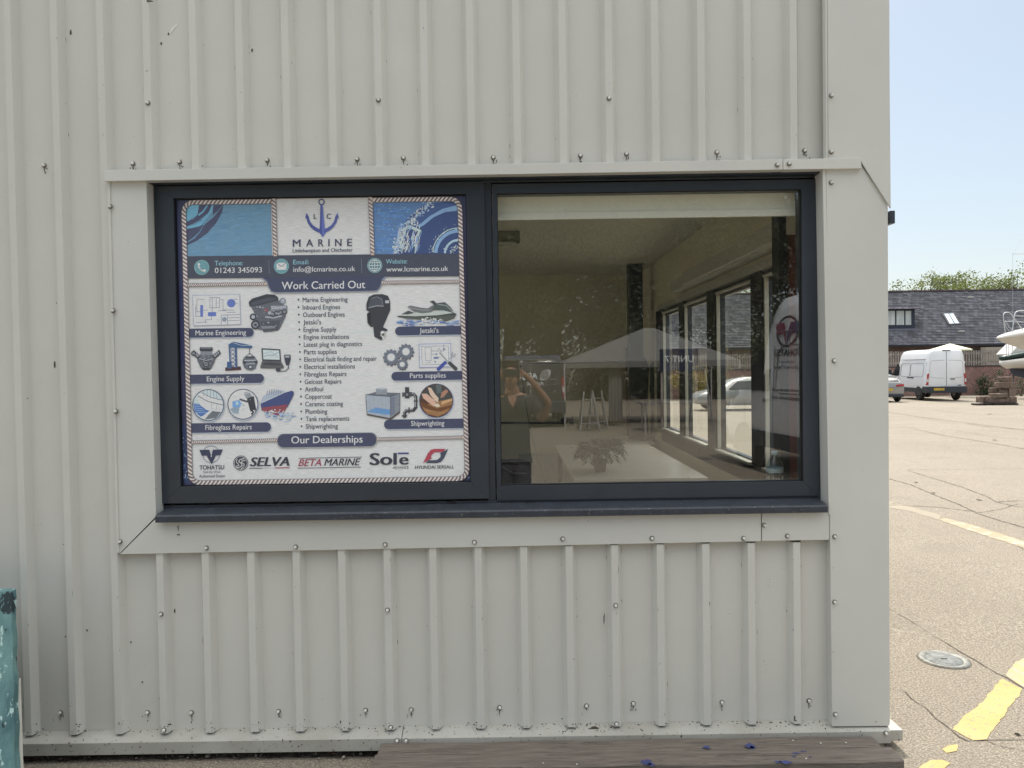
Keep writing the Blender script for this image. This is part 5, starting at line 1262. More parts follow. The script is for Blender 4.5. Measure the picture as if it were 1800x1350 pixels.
def side(x, z, w_, zm, zt, wr):   # half width at height z on a flat part of the body
    if z <= zm: return w_
    t = (z-zm)/(zt-zm); return w_+(wr-w_)*min(.45*t/.55, .45+(t-.55)*.4/.3) if t > .55 else w_+(wr-w_)*.45*t/.55
def van(label, name='panel_van', paint=vwhite, H=2.70, Lh=5.5, cat='van', handed=1, loc=(0, 0, 0), rz=0, group=None):
    """x axis is forwards, origin at the middle of the rear bumper on the ground"""
    t = thing(name, label, cat, loc, rz, group); local(True)
    wb = 1.0; k = Lh/5.5; zr = H
    st = [(.0, .955, .55, 1.15, zr-.10, .80), (.05, .985, .45, 1.15, zr-.03, .83), (.4, 1.0, .42, 1.15, zr, .84), (2.6*k, 1.0, .40, 1.15, zr, .84), (3.35*k, 1.0, .40, 1.15, zr-.02, .83), (3.62*k, .995, .40, 1.15, zr-.12, .80),
          (3.85*k, .99, .40, 1.15, zr-.38, .74), (3.98*k, .985, .40, 1.15, zr-.62, .74), (4.3*k, .98, .38, 1.13, max(1.72, zr-.95), .76), (4.72*k, .97, .38, 1.08, 1.36, .80), (5.1*k, .95, .36, .98, 1.16, .78), (5.38*k, .90, .36, .86, .98, .72), (5.5*k, .80, .40, .70, .82, .62)]
    loft(st).build('body', paint, t, fix=True)
    # lower dark trim: sides, bumpers
    for s_ in (-1, 1):
        mb = MB(); mb.box(.55, 4.4*k, min(s_*.98, s_*1.005), max(s_*.98, s_*1.005), .42, .66); mb.build('side_trim', plast, t)
    mb = MB(); mb.prism([(-.10, -.99, .42), (-.12, -.9, .42), (-.12, .9, .42), (-.10, .99, .42), (.5, 1.015, .42), (.5, -1.015, .42)], (0, 0, .34)); mb.build('rear_bumper', plast, t, bevel=.03)
    mb = MB(); mb.prism([(5.56*k, -.75, .3), (5.60*k, -.5, .3), (5.60*k, .5, .3), (5.56*k, .75, .3), (5.2*k, .97, .3), (5.2*k, -.97, .3)], (0, 0, .34)); mb.build('front_bumper', plast, t, bevel=.03)
    # rear doors: gaps, pressings, handle
    mb = MB(); mb.box(-.012, .03, -.014, .014, .78, zr-.12); mb.build('door_gap', seam, t)
    def outline(pts, wd, nm):
        for a, b in zip(pts, pts[1:]):
            a, b = Vector(a), Vector(b); 
        mb = MB(); mb.tube([Vector(p) for p in pts], wd, 4, caps=True); return mb.build(nm, seam, t)
    for s_ in (-1, 1):
        outline([(.0, s_*.10, zr-.58), (.0, s_*.72, zr-.60), (.0, s_*.80, zr-.68), (.002, s_*.86, 1.32), (.0, s_*.74, 1.24), (.0, s_*.3, 1.20), (.0, s_*.10, 1.20)], .008, 'door_pressing')
        mb = MB(); mb.prism([(-.02, s_*.90, .84), (-.02, s_*.99, .84), (-.02, s_*.955, 1.42), (-.02, s_*.87, 1.46)], (.16, 0, 0)); lt = mb.build('tail_light', redl, t, bevel=.01)
        mb = MB(); mb.prism([(-.028, s_*.905, 1.00), (-.028, s_*.982, 1.0), (-.028, s_*.97, 1.16), (-.028, s_*.90, 1.17)], (.02, 0, 0)); mb.build('indicator_lens', clearl, lt)
        mb = MB(); mb.box(.1, .16, s_*.95-.03, s_*.95+.03, zr-.75, zr-.66); mb.build('hinge', paint, t, bevel=.01)
    mb = MB(); mb.box(-.035, -.005, -.42, -.20, 1.13, 1.17); mb.build('door_handle', plast, t, bevel=.008)
    mb = MB(); mb.box(-.03, .02, -.2, .2, zr-.07, zr-.035); mb.build('brake_light', plast, t, bevel=.01)
    mb = MB(); mb.box(-.012, -.002, -.74, -.58, .80, .84); mb.build('badge', plast, t)
    # sides
    for s_ in (-1, 1):
        f = lambda x, z: (x, s_*(side(x, z, 1.0, 1.15, zr, .84)+.006), z)
        mb = MB(); mb.box(1.55, 2.35, s_*1.0-.02, s_*1.0+.02, 1.19, 1.24); mb.build('slide_rail', plast, t)
        outline([f(.45, 1.32), f(.42, 1.9), f(.50, 2.0), f(1.9, 2.0), f(2.0, 1.9), f(2.0, 1.34), f(1.9, 1.28), f(.55, 1.28), f(.45, 1.32)], .012, 'side_pressing')
        outline([f(2.1, 1.32), f(2.1, 1.9), f(2.2, 2.0), f(3.1*k, 2.0), f(3.25*k, 1.9), f(3.25*k, 1.34), f(3.15*k, 1.28), f(2.2, 1.28), f(2.1, 1.32)], .012, 'side_pressing')
        outline([f(.3, 2.22), f(1.2, 2.21), f(3.3*k, 2.21)], .014, 'roof_seam'); outline([f(3.34*k, .68), f(3.34*k, 1.2), f(3.36*k, 2.0)], .006, 'door_seam'); outline([(4.35*k, s_*.993, .68), (4.36*k, s_*.99, 1.12)], .006, 'door_seam')
        g = [(3.46*k, 1.30, 1), (4.50*k, 1.30, .985), (4.62*k, 1.36, .965), (4.22*k, 1.74, .88), (4.02*k, min(zr-.62, 1.96), .845), (3.50*k, min(zr-.60, 1.99), .885)]
        mb = MB(); mb.poly([(x, s_*(q+.012), z) for x, z, q in g][::s_]); mb.build('side_window', vglass, t)
        mb = MB(); mb.box(3.50*k, 3.62*k, s_*1.0-.03, s_*1.0+.03, 1.13, 1.17); mb.build('door_handle', plast, t, bevel=.008)
        mb = MB(); mb.box(4.28*k, 4.46*k, min(s_*1.08, s_*1.30), max(s_*1.08, s_*1.30), 1.32, 1.66); mb.tube([(4.36*k, s_*.96, 1.36), (4.36*k, s_*1.1, 1.42)], .03, 6); mb.build('wing_mirror', plast, t, bevel=.03)
        mb = MB(); mb.prism([(4.98*k, s_*.972, .92), (5.36*k, s_*.915, .86), (5.40*k, s_*.86, .98), (5.0*k, s_*.93, 1.12)], (0, s_*.02, 0)); mb.build('headlight', clearl, t)
    mb = MB(); mb.quad((4.01*k, -.66, zr-.64), (4.01*k, .66, zr-.64), (4.78*k, .76, 1.345), (4.78*k, -.76, 1.345)); mb.v = [(x+.03, y, z+.03) for x, y, z in mb.v]; mb.build('windscreen', vglass, t)
    for x in (.95, 4.35*k):
        for s_ in (-1, 1): wheel(t, x, s_*.93, .345, .22)
    local(False); return t
def plate(root, y0, z0, txt, x=-.128, w_=.52, flipm=1):
    local(True); mb = MB(); mb.box(x-.006, x, y0-w_/2, y0+w_/2, z0, z0+.115); pl = mb.build('number_plate', platem, root)
    mb = MB(); text(mb, txt, -w_*.44, w_*.44, 0, .075, lambda X, B, h, dx: (x-.008, y0-X, z0+.02+h)); mb.build('lettering', platew, pl); local(False)
# far white van: rear left corner seen at (1628,705)
p = D(1628.5, 704, 39.0); th = R(90-6); rear_right = Vector((math.sin(th), -math.cos(th), 0)); c = p+rear_right*1.0
V1 = van('white high roof panel van parked rear on in front of the brick wall', loc=(c.x, c.y, gz(c.y)-.0), rz=th, H=2.72, Lh=5.5)
plate(V1, .42, .56, 'PL15 VBM')
# silver car, only its rear right corner shows past the unit
car = thing('hatchback_car', 'silver hatchback parked beside the white van next to the unit corner', 'car', (0, 0, 0)); local(True)
st = [(0, .80, .42, .78, .98, .70), (.04, .86, .32, .80, 1.05, .70), (.22, .89, .28, .84, 1.22, .66), (.62, .90, .25, .86, 1.40, .60), (1.2, .905, .24, .88, 1.46, .60), (2.0, .905, .24, .88, 1.46, .60), (2.6, .90, .24, .88, 1.34, .60), (3.25, .89, .25, .84, .95, .66), (3.9, .86, .26, .72, .82, .66), (4.2, .78, .32, .60, .66, .6)]
loft(st).build('body', silver, car, fix=True)
mb = MB(); mb.prism([(-.05, -.80, .26), (-.08, -.6, .26), (-.08, .6, .26), (-.05, .80, .26), (.4, .905, .26), (.4, -.905, .26)], (0, 0, .17)); mb.build('rear_bumper', plast, car, bevel=.03)
mb = MB(); mb.quad((.075, -.62, 1.05), (.075, .62, 1.05), (.50, .54, 1.36), (.50, -.54, 1.36)); mb.v = [(x-.035, y, z+.02) for x, y, z in mb.v]; mb.build('rear_window', vglass, car)
for s_ in (-1, 1):
    mb = MB(); mb.poly([(.55, s_*.885, .95), (2.9, s_*.895, .95), (2.45, s_*.72, 1.28), (.95, s_*.70, 1.33)][::s_]); mb.v = [(x, y+s_*.012, z) for x, y, z in mb.v]; mb.build('side_window', vglass, car)
    mb = MB(); mb.prism([(-.03, s_*.45, .80), (-.02, s_*.84, .82), (.0, s_*.83, .95), (-.03, s_*.45, .90)], (.12, s_*.01, 0)); mb.build('tail_light', redl, car, bevel=.01)
    for x in (.75, 3.35): wheel(car, x, s_*.84, .32, .20, .90)
mb = MB(); mb.box(-.03, -.008, -.75, .75, .76, .785); mb.build('bright_strip', rimm, car)
local(False)
th2 = R(90-4); p = D(1590, 703, 38.2); c = p-Vector((math.sin(th2), -math.cos(th2), 0))*.86
car.location = (c.x, c.y, gz(c.y)); car.rotation_euler = (0, 0, th2); plate(car, .0, .60, 'NK13 WYC', x=-.055)
# van mirrored at the right of the pane: parked along the yard behind the viewer
V2 = van('white high roof van with outboard dealer logo mirrored at the right of the pane', loc=(0, 0, 0), rz=0, H=2.80, Lh=5.5, name='panel_van')
HV = Vector((-.12, -.993, 0)).normalized(); nose = Vector((3.74, 2*GY-(CAM.y+13.5), 0)); side_n = Vector((-.993, .12, 0)).normalized()
V2.location = nose-HV*5.5-side_n*1.0; V2.rotation_euler = (0, 0, math.atan2(HV.y, HV.x))
local(True)
# signs on the flank that faces the unit: local side y<0, forwards is +x ; viewer reads left to right towards the rear
def flank(mb, col=None): pass
decal = mat('decal_navy', (.03, .035, .13), rough=.4); decr = mat('decal_red', (.24, .04, .09), rough=.4); deck = mat('decal_dark', (.03, .03, .05), rough=.4)
cxl = 3.0
def fx(px): return cxl-(px-1381)/58
def fzv(py): return D(1388, py, 11.0).z
# in the mirror left = lower world x = larger local x
czl = fzv(582)
ysd = lambda z: -(side(0, z, 1.0, 1.15, 2.80, .84)+.014)
def ringl(cx, cz, r0, r1, m, n=36):
    mb = MB()
    for i in range(n):
        a, b = 2*math.pi*i/n, 2*math.pi*(i+1)/n; mb.poly([(cx+1.45*r0*math.cos(a), ysd(cz+r0*math.sin(a)), cz+r0*math.sin(a)), (cx+1.45*r1*math.cos(a), ysd(cz+r1*math.sin(a)), cz+r1*math.sin(a)), (cx+1.45*r1*math.cos(b), ysd(cz+r1*math.sin(b)), cz+r1*math.sin(b)), (cx+1.45*r0*math.cos(b), ysd(cz+r0*math.sin(b)), cz+r0*math.sin(b))])
    return mb
ringl(cxl, czl, .20, .235, deck).build('logo_ring', deck, V2)
def shape(pts, m, nm):
    mb = MB(); mb.poly([(cxl-(x*0.019), ysd(czl-y*0.0135)-.003, czl-y*0.0135) for x, y in pts]); mb.build(nm, m, V2)
# drawn as read by somebody in front of the van; x grows towards the van's rear... mirrored in the pane
shape([(-19,-9),(-5,-10),(-3,-2),(0,14),(-1,14),(-6,2),(-16,3)], decr, 'logo_wing'); shape([(19,-9),(5,-10),(2,-2),(0,14),(1,14),(6,2),(16,3)], decal, 'logo_wing')
def vtext(s, pxa, pxb, pyb, cap, m, nm='lettering', bold=0.0):
    xa, xb = fx(pxa), fx(pxb); z = fzv(pyb); lo, hi = min(xa, xb), max(xa, xb)
    mb = MB()
    # outward side is -y; the reader stands at -y looking +y, so +x local reads left to right
    text(mb, s, lo, hi, z, cap, lambda X, B, h, dx: (X, ysd(B+h)-.003, B+h)); 
    if bold: text(mb, s, lo+bold, hi+bold, z, cap, lambda X, B, h, dx: (X, ysd(B+h)-.0032, B+h))
    mb.build(nm, m, V2)
vtext('TOHATSU', 1361, 1408, 625.5, .10, deck, bold=.012); vtext('feel the wind', 1371, 1398, 638, .045, decal); vtext('Authorised Dealer', 1361, 1410, 648.5, .06, deck)
vtext('www.lcmarine.co.uk', 1360, 1411, 688, .05, deck, bold=.006); vtext('info@lcmarine.co.uk', 1360, 1411, 702, .05, deck, bold=.006)
local(False)
# small dark van mirrored behind the photographer
V3 = van('dark tradesman van with white lettering mirrored behind the photographer', H=1.98, Lh=4.8, paint=vdark, name='panel_van')
q = M(940, 748, 21.0); V3.location = (q.x-.1, q.y, 0); V3.rotation_euler = (0, 0, -math.pi/2)
plate(V3, -.30, .62, 'WX19 KVL', x=-.128)
local(True); mb = MB()
wdec = mat('decal_white', (.75, .76, .76), rough=.5)
def rtext(s, ya, yb_, z, cap, bold):
    for k in (0, 1): text(mb, s, ya+k*bold, yb_+k*bold, z, cap, lambda X, B, h, dx: (-.02-.0004*k, -X, B+h))
# reader stands behind the van (local -x) : left to right runs from +y to -y
rtext('AEQUA', -.20, .55, 1.40, .16, .02); rtext('PLUMBING', -.36, .10, 1.22, .085, .01)
mb.build('lettering', wdec, V3)
mb = MB()
for k in range(9):
    a = k*.7; mb.tube([(-.022, .42+.16*math.cos(a+j*.5)*(1-.2*(j % 2)), 1.50+.15*math.sin(a+j*.9)) for j in range(5)], .007, 4)
mb.build('logo_emblem', wdec, V3)
local(False)
# ================================================================== yard things on the right
stn = mat('weathered_stone', L3(128,110,98), rough=.95, col2=L3(86,74,66), nscale=3, bump=.5, bscale=9)
ZS = 33.7
def stoneblock(px0, px1, py0, py1, z, dep, lab, tilt=0):
    a = D(px0, py1, z); b = D(px1, py0, z); mb = MB(); w_, h = (b.x-a.x), (b.z-a.z)
    V = []; nx, nz, ny = 4, 3, 3
    q = random.Random(int(px0*7+py0)); c = Vector(((a.x+b.x)/2, a.y+dep/2, (a.z+b.z)/2))
    mb.box(-w_/2, w_/2, -dep/2, dep/2, -h/2, h/2); b_ = bmesh.new(); me = mb.mesh('stone_block'); b_.from_mesh(me); bmesh.ops.subdivide_edges(b_, edges=b_.edges[:], cuts=2, use_grid_fill=True)
    for v in b_.verts: v.co += Vector((q.gauss(0, 1), q.gauss(0, 1), q.gauss(0, 1)))*min(w_, h)*.022
    b_.to_mesh(me); b_.free(); me.materials.append(stn); o = bpy.data.objects.new('stone_block', me); C.objects.link(o); o.location = c; o.rotation_euler = (0, 0, tilt)
    m = o.modifiers.new('bevel', 'BEVEL'); m.width = .018; m.limit_method = 'ANGLE'; m.angle_limit = R(40); tag(o, lab, 'stone block', 'stone blocks stacked on the pallet')
for q in [(1762,1781,662.3,671.2,ZS+.15,.42,'topmost stone block of the stack on the pallet'),(1756.5,1775,671.8,682.5,ZS+.1,.40,'stone block just under the topmost one, left of two'),(1775.5,1785,671.8,682.5,ZS+.1,.42,'stone block just under the topmost one, right of two'),
          (1757,1774,683,699.3,ZS+.2,.36,'tall stone block in the middle of the stack'),(1774.5,1786,683,696.8,ZS+.1,.45,'stone block at the right end of the middle layer'),(1744,1756.5,681.2,691,ZS+.3,.30,'small stone block on the left shoulder of the stack'),
          (1744.5,1772,691.5,699.4,ZS-.15,.30,'long flat stone block lying in front of the middle layer'),(1723.5,1733,697.5,708,ZS,.35,'leftmost stone block at the foot of the stack'),(1733.5,1746,696.5,708.6,ZS-.1,.5,'stone block second from the left at the foot of the stack'),
          (1746.5,1775,700,708.6,ZS-.1,.5,'longest stone block at the foot of the stack'),(1775.5,1788,697.5,708.6,ZS-.05,.5,'rightmost stone block at the foot of the stack')]:
    stoneblock(*q)
pal = thing('pallet', 'dark timber pallet carrying the stack of stone blocks', 'pallet', tuple(G(1755, 712))); pw = mat('pallet_timber', L3(74,62,58), rough=.9, col2=L3(50,44,42), nscale=5)
A = D(1719, 712, ZS-.25); B = D(1790, 709, ZS-.25); zg = gz(A.y); zt_ = D(1750, 708.8, ZS-.1).z
for k in range(5):
    x = A.x+(B.x-A.x-.12)*k/4; mb = MB(); mb.box(x, x+.13, A.y, A.y+.5, zg+.002, zt_-.03); mb.build('bearer', pw, pal, bevel=.008)
mb = MB(); mb.box(A.x, B.x, A.y, A.y+.5, zt_-.03, zt_-.004); mb.build('deck', pw, pal)
# parasol behind the van
P = D(1670, 604, 45.0); pa = thing('parasol', 'pale cream parasol standing behind the white van', 'parasol', (P.x, P.y, gz(P.y)))
cv = mat('parasol_canvas', L3(226,226,196), rough=.8); mb = MB(); n = 8; rr = D(1704, 604, 45).x-P.x; V = [(P.x, P.y, P.z)]
for k in range(n): t = 2*math.pi*(k+.5)/n; V.append((P.x+rr*math.cos(t), P.y+rr*math.sin(t), P.z-.36))
mb.add(V, [(0, k+1, (k+1) % n+1) for k in range(n)]); V2_ = [(x, y, z-.07) for x, y, z in V[1:]]; mb.add(V[1:]+V2_, [(k, (k+1) % n, n+(k+1) % n, n+k) for k in range(n)]); mb.build('canopy', cv, pa)
mb = MB(); mb.tube([(P.x, P.y, gz(P.y)), (P.x, P.y, P.z)], .025, 8); mb.build('pole', slat, pa)
# boats: motor cruiser bow above, sailing yacht stern below
gel = mat('gelcoat', (.66, .64, .60), rough=.3, coat=.4, col2=(.60, .57, .52), nscale=1.2); grn = mat('green_stripe', (.03, .06, .055), rough=.3); stnl = mat('stainless_tube', (.62, .62, .63), rough=.25, metal=.6); anti = mat('antifouling', (.06, .065, .09), rough=.8)
Zb = 36.5; tip = D(1753.5, 594, Zb); bo = thing('motor_boat', 'white boat with a pointed overhanging bow and steel pulpit rails at the right edge', 'boat', (tip.x+4, tip.y, gz(tip.y)))
def hull(stns, nm, m, par):
    mb = MB(); rows = []
    for x, w_, zd, zk, fl in stns:
        half = [(w_*1.0, zd), (w_*.985, zd-.10), (w_*.93, zd-(zd-zk)*.3), (w_*(.80-fl), zd-(zd-zk)*.55), (w_*(.5-fl*.8), zd-(zd-zk)*.8), (.0, zk)]
        rows.append([(tip.x+x, tip.y+.05-y, z) for y, z in half]+[(tip.x+x, tip.y+.05+y, z) for y, z in half[-2::-1]]+[(tip.x+x, tip.y+.05, zd+.16*min(1, w_))])
    n = len(rows[0]); V = [p for r_ in rows for p in r_]; F = [(i*n+k, i*n+(k+1) % n, (i+1)*n+(k+1) % n, (i+1)*n+k) for i in range(len(rows)-1) for k in range(n)]
    F += [tuple(range(n)), tuple(range((len(rows)-1)*n+n-1, (len(rows)-1)*n-1, -1))]; mb.add(V, F, smooth=True); return mb.build(nm, m, par, fix=True)
z = tip.z; hull([(0, .03, z+.02, z-.06, .3), (.25, .35, z+.10, z-.22, .3), (.7, .7, z+.20, z-.38, .3), (1.3, .98, z+.30, z-.58, .25), (2.2, 1.2, z+.38, z-1.15, .2), (4, 1.4, z+.42, z-1.85, .1), (8.5, 1.35, z+.40, z-1.85, .05)], 'hull', gel, bo)
mb = MB()
def S(px, py, dz=0): return D(px, py, Zb-.3+dz)
for dz in (0, 1.0):
    mb = MB(); mb.tube([S(1767,586,dz), S(1763.5,556,dz), S(1764.5,551,dz), S(1768,549,dz), S(1774,549.5,dz), S(1778,553,dz), S(1798,580,dz)], .022, 6); mb.tube([S(1765.5,565.5,dz), S(1781,564.5,dz)], .018, 6); mb.build('pulpit_rail', stnl, bo)
mb = MB(); mb.tube([S(1779,585), S(1783,556), S(1785,549), S(1790,546.5), S(1830,545)], .022, 6); mb.tube([S(1782,555), S(1830,557)], .015, 6); mb.tube([S(1780,565), S(1830,568)], .015, 6); mb.tube([S(1766,565), S(1769,576), S(1775,584)], .012, 5); mb.tube([S(1767,563), S(1774,575), S(1783,583)], .012, 5)
mb.build('pulpit_rail', stnl, bo)
Zy = 40.5; t0 = D(1766, 626, Zy); ya = thing('sailing_yacht', 'yacht hull with a dark green stripe propped on stands below the pointed bow', 'boat', (t0.x+4, t0.y, gz(t0.y)))
def yh(stns, nm, m):
    mb = MB(); rows = []
    for x, w_, zd, zk in stns:
        half = [(w_, zd), (w_*1.02, zd-(zd-zk)*.3), (w_*.92, zd-(zd-zk)*.65), (w_*.55, zk+.06), (0, zk)]
        rows.append([(t0.x+x, t0.y+.3-y, z_) for y, z_ in half]+[(t0.x+x, t0.y+.3+y, z_) for y, z_ in half[-2::-1]])
    n = len(rows[0]); V = [p for r_ in rows for p in r_]; F = [(i*n+k, i*n+(k+1) % n, (i+1)*n+(k+1) % n, (i+1)*n+k) for i in range(len(rows)-1) for k in range(n)]
    F += [tuple(range(n)), tuple(range((len(rows)-1)*n+n-1, (len(rows)-1)*n-1, -1))]; mb.add(V, F, smooth=True); return mb.build(nm, m, ya, fix=True)
zt1 = t0.z; zt2 = D(1768, 634, Zy).z; zbt = D(1773, 648, Zy).z
yh([(0, .2, zt1, zt2, ), (.05, .24, zt1, zt2), (1.2, .55, zt1+.22, zt2+.16), (3.5, 1.0, zt1+.34, zt2+.28), (9, 1.3, zt1+.5, zt2+.45)], 'stripe', grn)
yh([(.02, .19, zt2-.003, zbt+.15), (.28, .30, zt2+.03, zbt), (1.2, .54, zt2+.157, zbt-.02), (3.5, .99, zt2+.277, zbt-.05), (9, 1.28, zt2+.447, zbt+.1)], 'hull', gel)
mb = MB(); mb.prism([(t0.x+.5, t0.y+.25, zbt+.02), (t0.x+8, t0.y+.25, zbt+.0), (t0.x+6, t0.y+.25, zbt-.75), (t0.x+2.2, t0.y+.25, zbt-.75), (t0.x+.8, t0.y+.25, zbt-.4)], (0, .25, 0)); mb.build('keel', anti, ya, bevel=.03)
mb = MB()
for px in (1769.5, 1772.5, 1780): mb.tube([D(px, 627, Zy), D(px-.3, 596, Zy)], .02, 5)
mb.tube([D(1769.3, 603, Zy), D(1781, 602, Zy)], .015, 5); mb.build('stern_rail', stnl, ya)
mb = MB(); mb.prism([(t0.x+.6, t0.y+.5, zt1+.1), (t0.x+1.6, t0.y+.5, zt1+.2), (t0.x+1.6, t0.y+.5, zt1+.75), (t0.x+1.2, t0.y+.5, zt1+.7)], (0, 1.2, 0)); mb.build('cockpit_coaming', gel, ya, bevel=.04)
mb = MB(); mx = t0.x+4.2; mb.tube([(mx, t0.y+.3, zt1), (mx, t0.y+.3, zt1+12)], .07, 8); sp = D(1780, 446, Zy+.75); mb.tube([sp, (mx, sp.y, sp.z-.03)], .022, 5); mb.build('mast', stnl, ya)
mb = MB(); mb.tube([sp, D(1780.5, 610, Zy+.75)], .008, 4); mb.tube([sp, (mx, sp.y, sp.z+5)], .008, 4); mb.build('shroud', stnl, ya)
for k, (x, s_) in enumerate(((1.2, -1), (1.2, 1), (4.5, -1), (4.5, 1))):
    gy = t0.y+.3+s_*1.3; mb = MB(); top = (t0.x+x, t0.y+.3+s_*.7, zbt+.1)
    for dx in (-.35, .35): mb.tube([(t0.x+x+dx, gy+s_*.3, gz(gy)), top], .025, 6)
    mb.tube([(t0.x+x, gy-s_*.5, gz(gy)), top], .025, 6); o = mb.build('boat_stand', anti, None)
    tag(o, ['near boat stand under the green striped yacht, left end', 'far boat stand under the green striped yacht, left end', 'near boat stand further right under the yacht', 'far boat stand further right under the yacht'][k], 'stand', 'stands propping the yacht')
for k in (0, 1):   # cradle legs for the cruiser
    mb = MB()
    for s_ in (-.9, .9): mb.tube([(tip.x+3.2+k*3, tip.y+.05+s_*1.2, gz(tip.y)), (tip.x+3.2+k*3, tip.y+.05+s_*.6, z-1.3)], .05, 6)
    mb.box(tip.x+3.1+k*3, tip.x+3.3+k*3, tip.y-.3, tip.y+2.1, gz(tip.y)+.002, gz(tip.y)+.12); tag(mb.build('boat_cradle', anti, None), ['left cradle frame holding the pointed boat', 'right cradle frame holding the pointed boat'][k], 'cradle', 'cradle frames under the pointed boat')
# grey car seen low through the side window
c2 = dup(car, None, None, 'silver grey hatchback seen through the side window by the brick wall'); p = D(1392, 715, 33); c2.location = (p.x-.2, p.y, gz(p.y)); c2.rotation_euler = (0, 0, math.pi)
for ch in list(c2.children):
    if ch.name.startswith('number_plate'):
        for g_ in list(ch.children): bpy.data.objects.remove(g_)
        bpy.data.objects.remove(ch)
car['group'] = c2['group'] = 'hatchbacks in the yard'

# ================================================================== mirrored things behind the viewer
blue = mat('container_blue', L3(74,84,112), rough=.6, col2=L3(92,100,124), nscale=4)
q = M(936, 640, 36); ct = thing('shipping_container', 'blue ribbed steel container mirrored above the dark van', 'container', (q.x, q.y, 0))
mb = MB(); x = q.x-1.3
while x < q.x+1.25: mb.box(x, x+.12, q.y-.05, q.y, .15, 2.25); x += .2
mb.build('ribs', blue, ct); mb = MB(); mb.box(q.x-1.35, q.x+1.35, q.y-6, q.y-.052, .1, 2.3); mb.build('box', blue, ct)
hedge_l = []
bush('shrub', (1.0, -42, 0), (3.2, 1.6, 5.0), 6000, lf2, 'dark shrub mirrored straight above the blue container', 60, .26, 'shrubs along the edge behind the viewer', 'shrub')
for k, (x, w_, lab) in enumerate(((-9, 4, 'dark shrub behind the viewer at the far left'), (-3.5, 3, 'dark shrub mirrored left of the blue container'), (4.3, 2.6, 'dark shrub mirrored right of the blue container'), (9, 3.4, 'dark shrub mirrored behind the gazebo'), (14.5, 3.4, 'dark shrub mirrored right of the gazebo'), (20.5, 3.6, 'dark shrub behind the viewer at the far right'))):
    bush('shrub', (x, -34.5, 0), (w_*1.1, 1.6, 4.2), 7000, lf2, lab, 40+k, .26, 'shrubs along the edge behind the viewer', 'shrub')
wht = mat('white_canvas', (.14, .14, .135), rough=.7)
ZG = 21.0; q = M(1165, 600, ZG); gy = q.y
ga = thing('gazebo', 'white canvas gazebo mirrored in the middle of the pane', 'gazebo', (q.x, gy-1.5, 0))
xl2 = M(992, 632, ZG).x; xr2 = M(1300, 625, ZG).x; ze = M(1100, 634, ZG).z-.02; zp = M(1165, 587, ZG).z+.15
mb = MB(); c_ = ((xl2+xr2)/2, gy-1.5, zp); cor = [(xl2, gy, ze), (xr2, gy, ze), (xr2, gy-3, ze), (xl2, gy-3, ze)]; rl = [(c_[0]+.05, gy-1.5, zp+.1), (c_[0]+.35, gy-1.5, zp+.1)]
mb.add(cor+rl, [(0, 1, 5, 4), (1, 2, 5), (2, 3, 4, 5), (3, 0, 4)]); low = [(x, y, z_-.17) for x, y, z_ in cor]; mb.add(cor+low, [(k, (k+1) % 4, 4+(k+1) % 4, 4+k) for k in range(4)]); mb.build('canopy', wht, ga)
for x, y, z_ in cor: mb = MB(); mb.tube([(x*.999, y, 0), (x*.999, y, ze)], .03, 6); mb.build('leg', stnl, ga)
mb = MB(); a = M(1071, 640, ZG).x; b = M(1095, 640, ZG).x; n = 14
mb.add([(a+(b-a)*k/n, gy-.25+.05*math.sin(k*1.9), z_) for z_ in (.15, ze) for k in range(n+1)], [(k, k+1, n+2+k, n+1+k) for k in range(n)], smooth=True); mb.build('side_curtain', wht, ga)
# sign on posts
nvy = mat('sign_navy', L3(22,32,62), rough=.5); q0 = M(1160, 614, 19); q1 = M(1228, 652, 19)
sg = thing('unit_sign', 'navy sign board reading UNIT 7 mirrored under the gazebo roof', 'sign', ((q0.x+q1.x)/2, q0.y, 0))
mb = MB(); mb.box(q0.x, q1.x, q0.y-.03, q0.y, q1.z, q0.z); mb.build('board', nvy, sg)
mb = MB(); text(mb, 'UNIT 7', -(M(1219, 630, 19).x), -(M(1169, 630, 19).x), 0, .165, lambda X, B, h, dx: (-X, q0.y+.004, M(1190, 636.5, 19).z+h)); mb.build('lettering', wdec, sg)
for x in (q0.x+.05, q1.x-.05): mb = MB(); mb.box(x-.03, x+.03, q0.y-.09, q0.y-.035, 0, q0.z); mb.build('post', slat, sg)
# folding ladders / trestles and stacked chairs under the gazebo
for k, (px, Z_, lab) in enumerate(((1035, 20, 'folding aluminium stepladder mirrored left of the white curtain'), (1050, 20.6, 'second stepladder mirrored against the white curtain'), (1232, 19.6, 'folding trestle mirrored right of the navy sign'))):
    q = M(px, 745, Z_); mb = MB(); H_ = 1.05 if k < 2 else 1.6
    for s_ in (-.2, .2):
        mb.tube([(q.x+s_*1.3, q.y+.35, 0), (q.x+s_*.6, q.y, H_)], .022, 5); mb.tube([(q.x+s_*1.3, q.y-.35, 0), (q.x+s_*.6, q.y, H_)], .022, 5)
    for j in range(1, 5): zz_ = H_*j/5; w_ = .26-.14*j/5; mb.box(q.x-w_, q.x+w_, q.y+.35*(1-j/5)-.04, q.y+.35*(1-j/5)+.04, zz_-.012, zz_+.012)
    tag(mb.build('stepladder', mat('dull_aluminium', (.28, .28, .28), rough=.5, metal=.3), None), lab, 'ladder', 'ladders under the gazebo')
q = M(1185, 760, 19.5); tbm = thing('folding_table', 'folding table mirrored under the gazebo beside the sign', 'table', (q.x, q.y, 0)); mb = MB(); mb.box(q.x-.9, q.x+.9, q.y-.35, q.y+.35, .72, .76); mb.build('table_top', mat('table_grey', L3(120,118,116), rough=.6), tbm, bevel=.01)
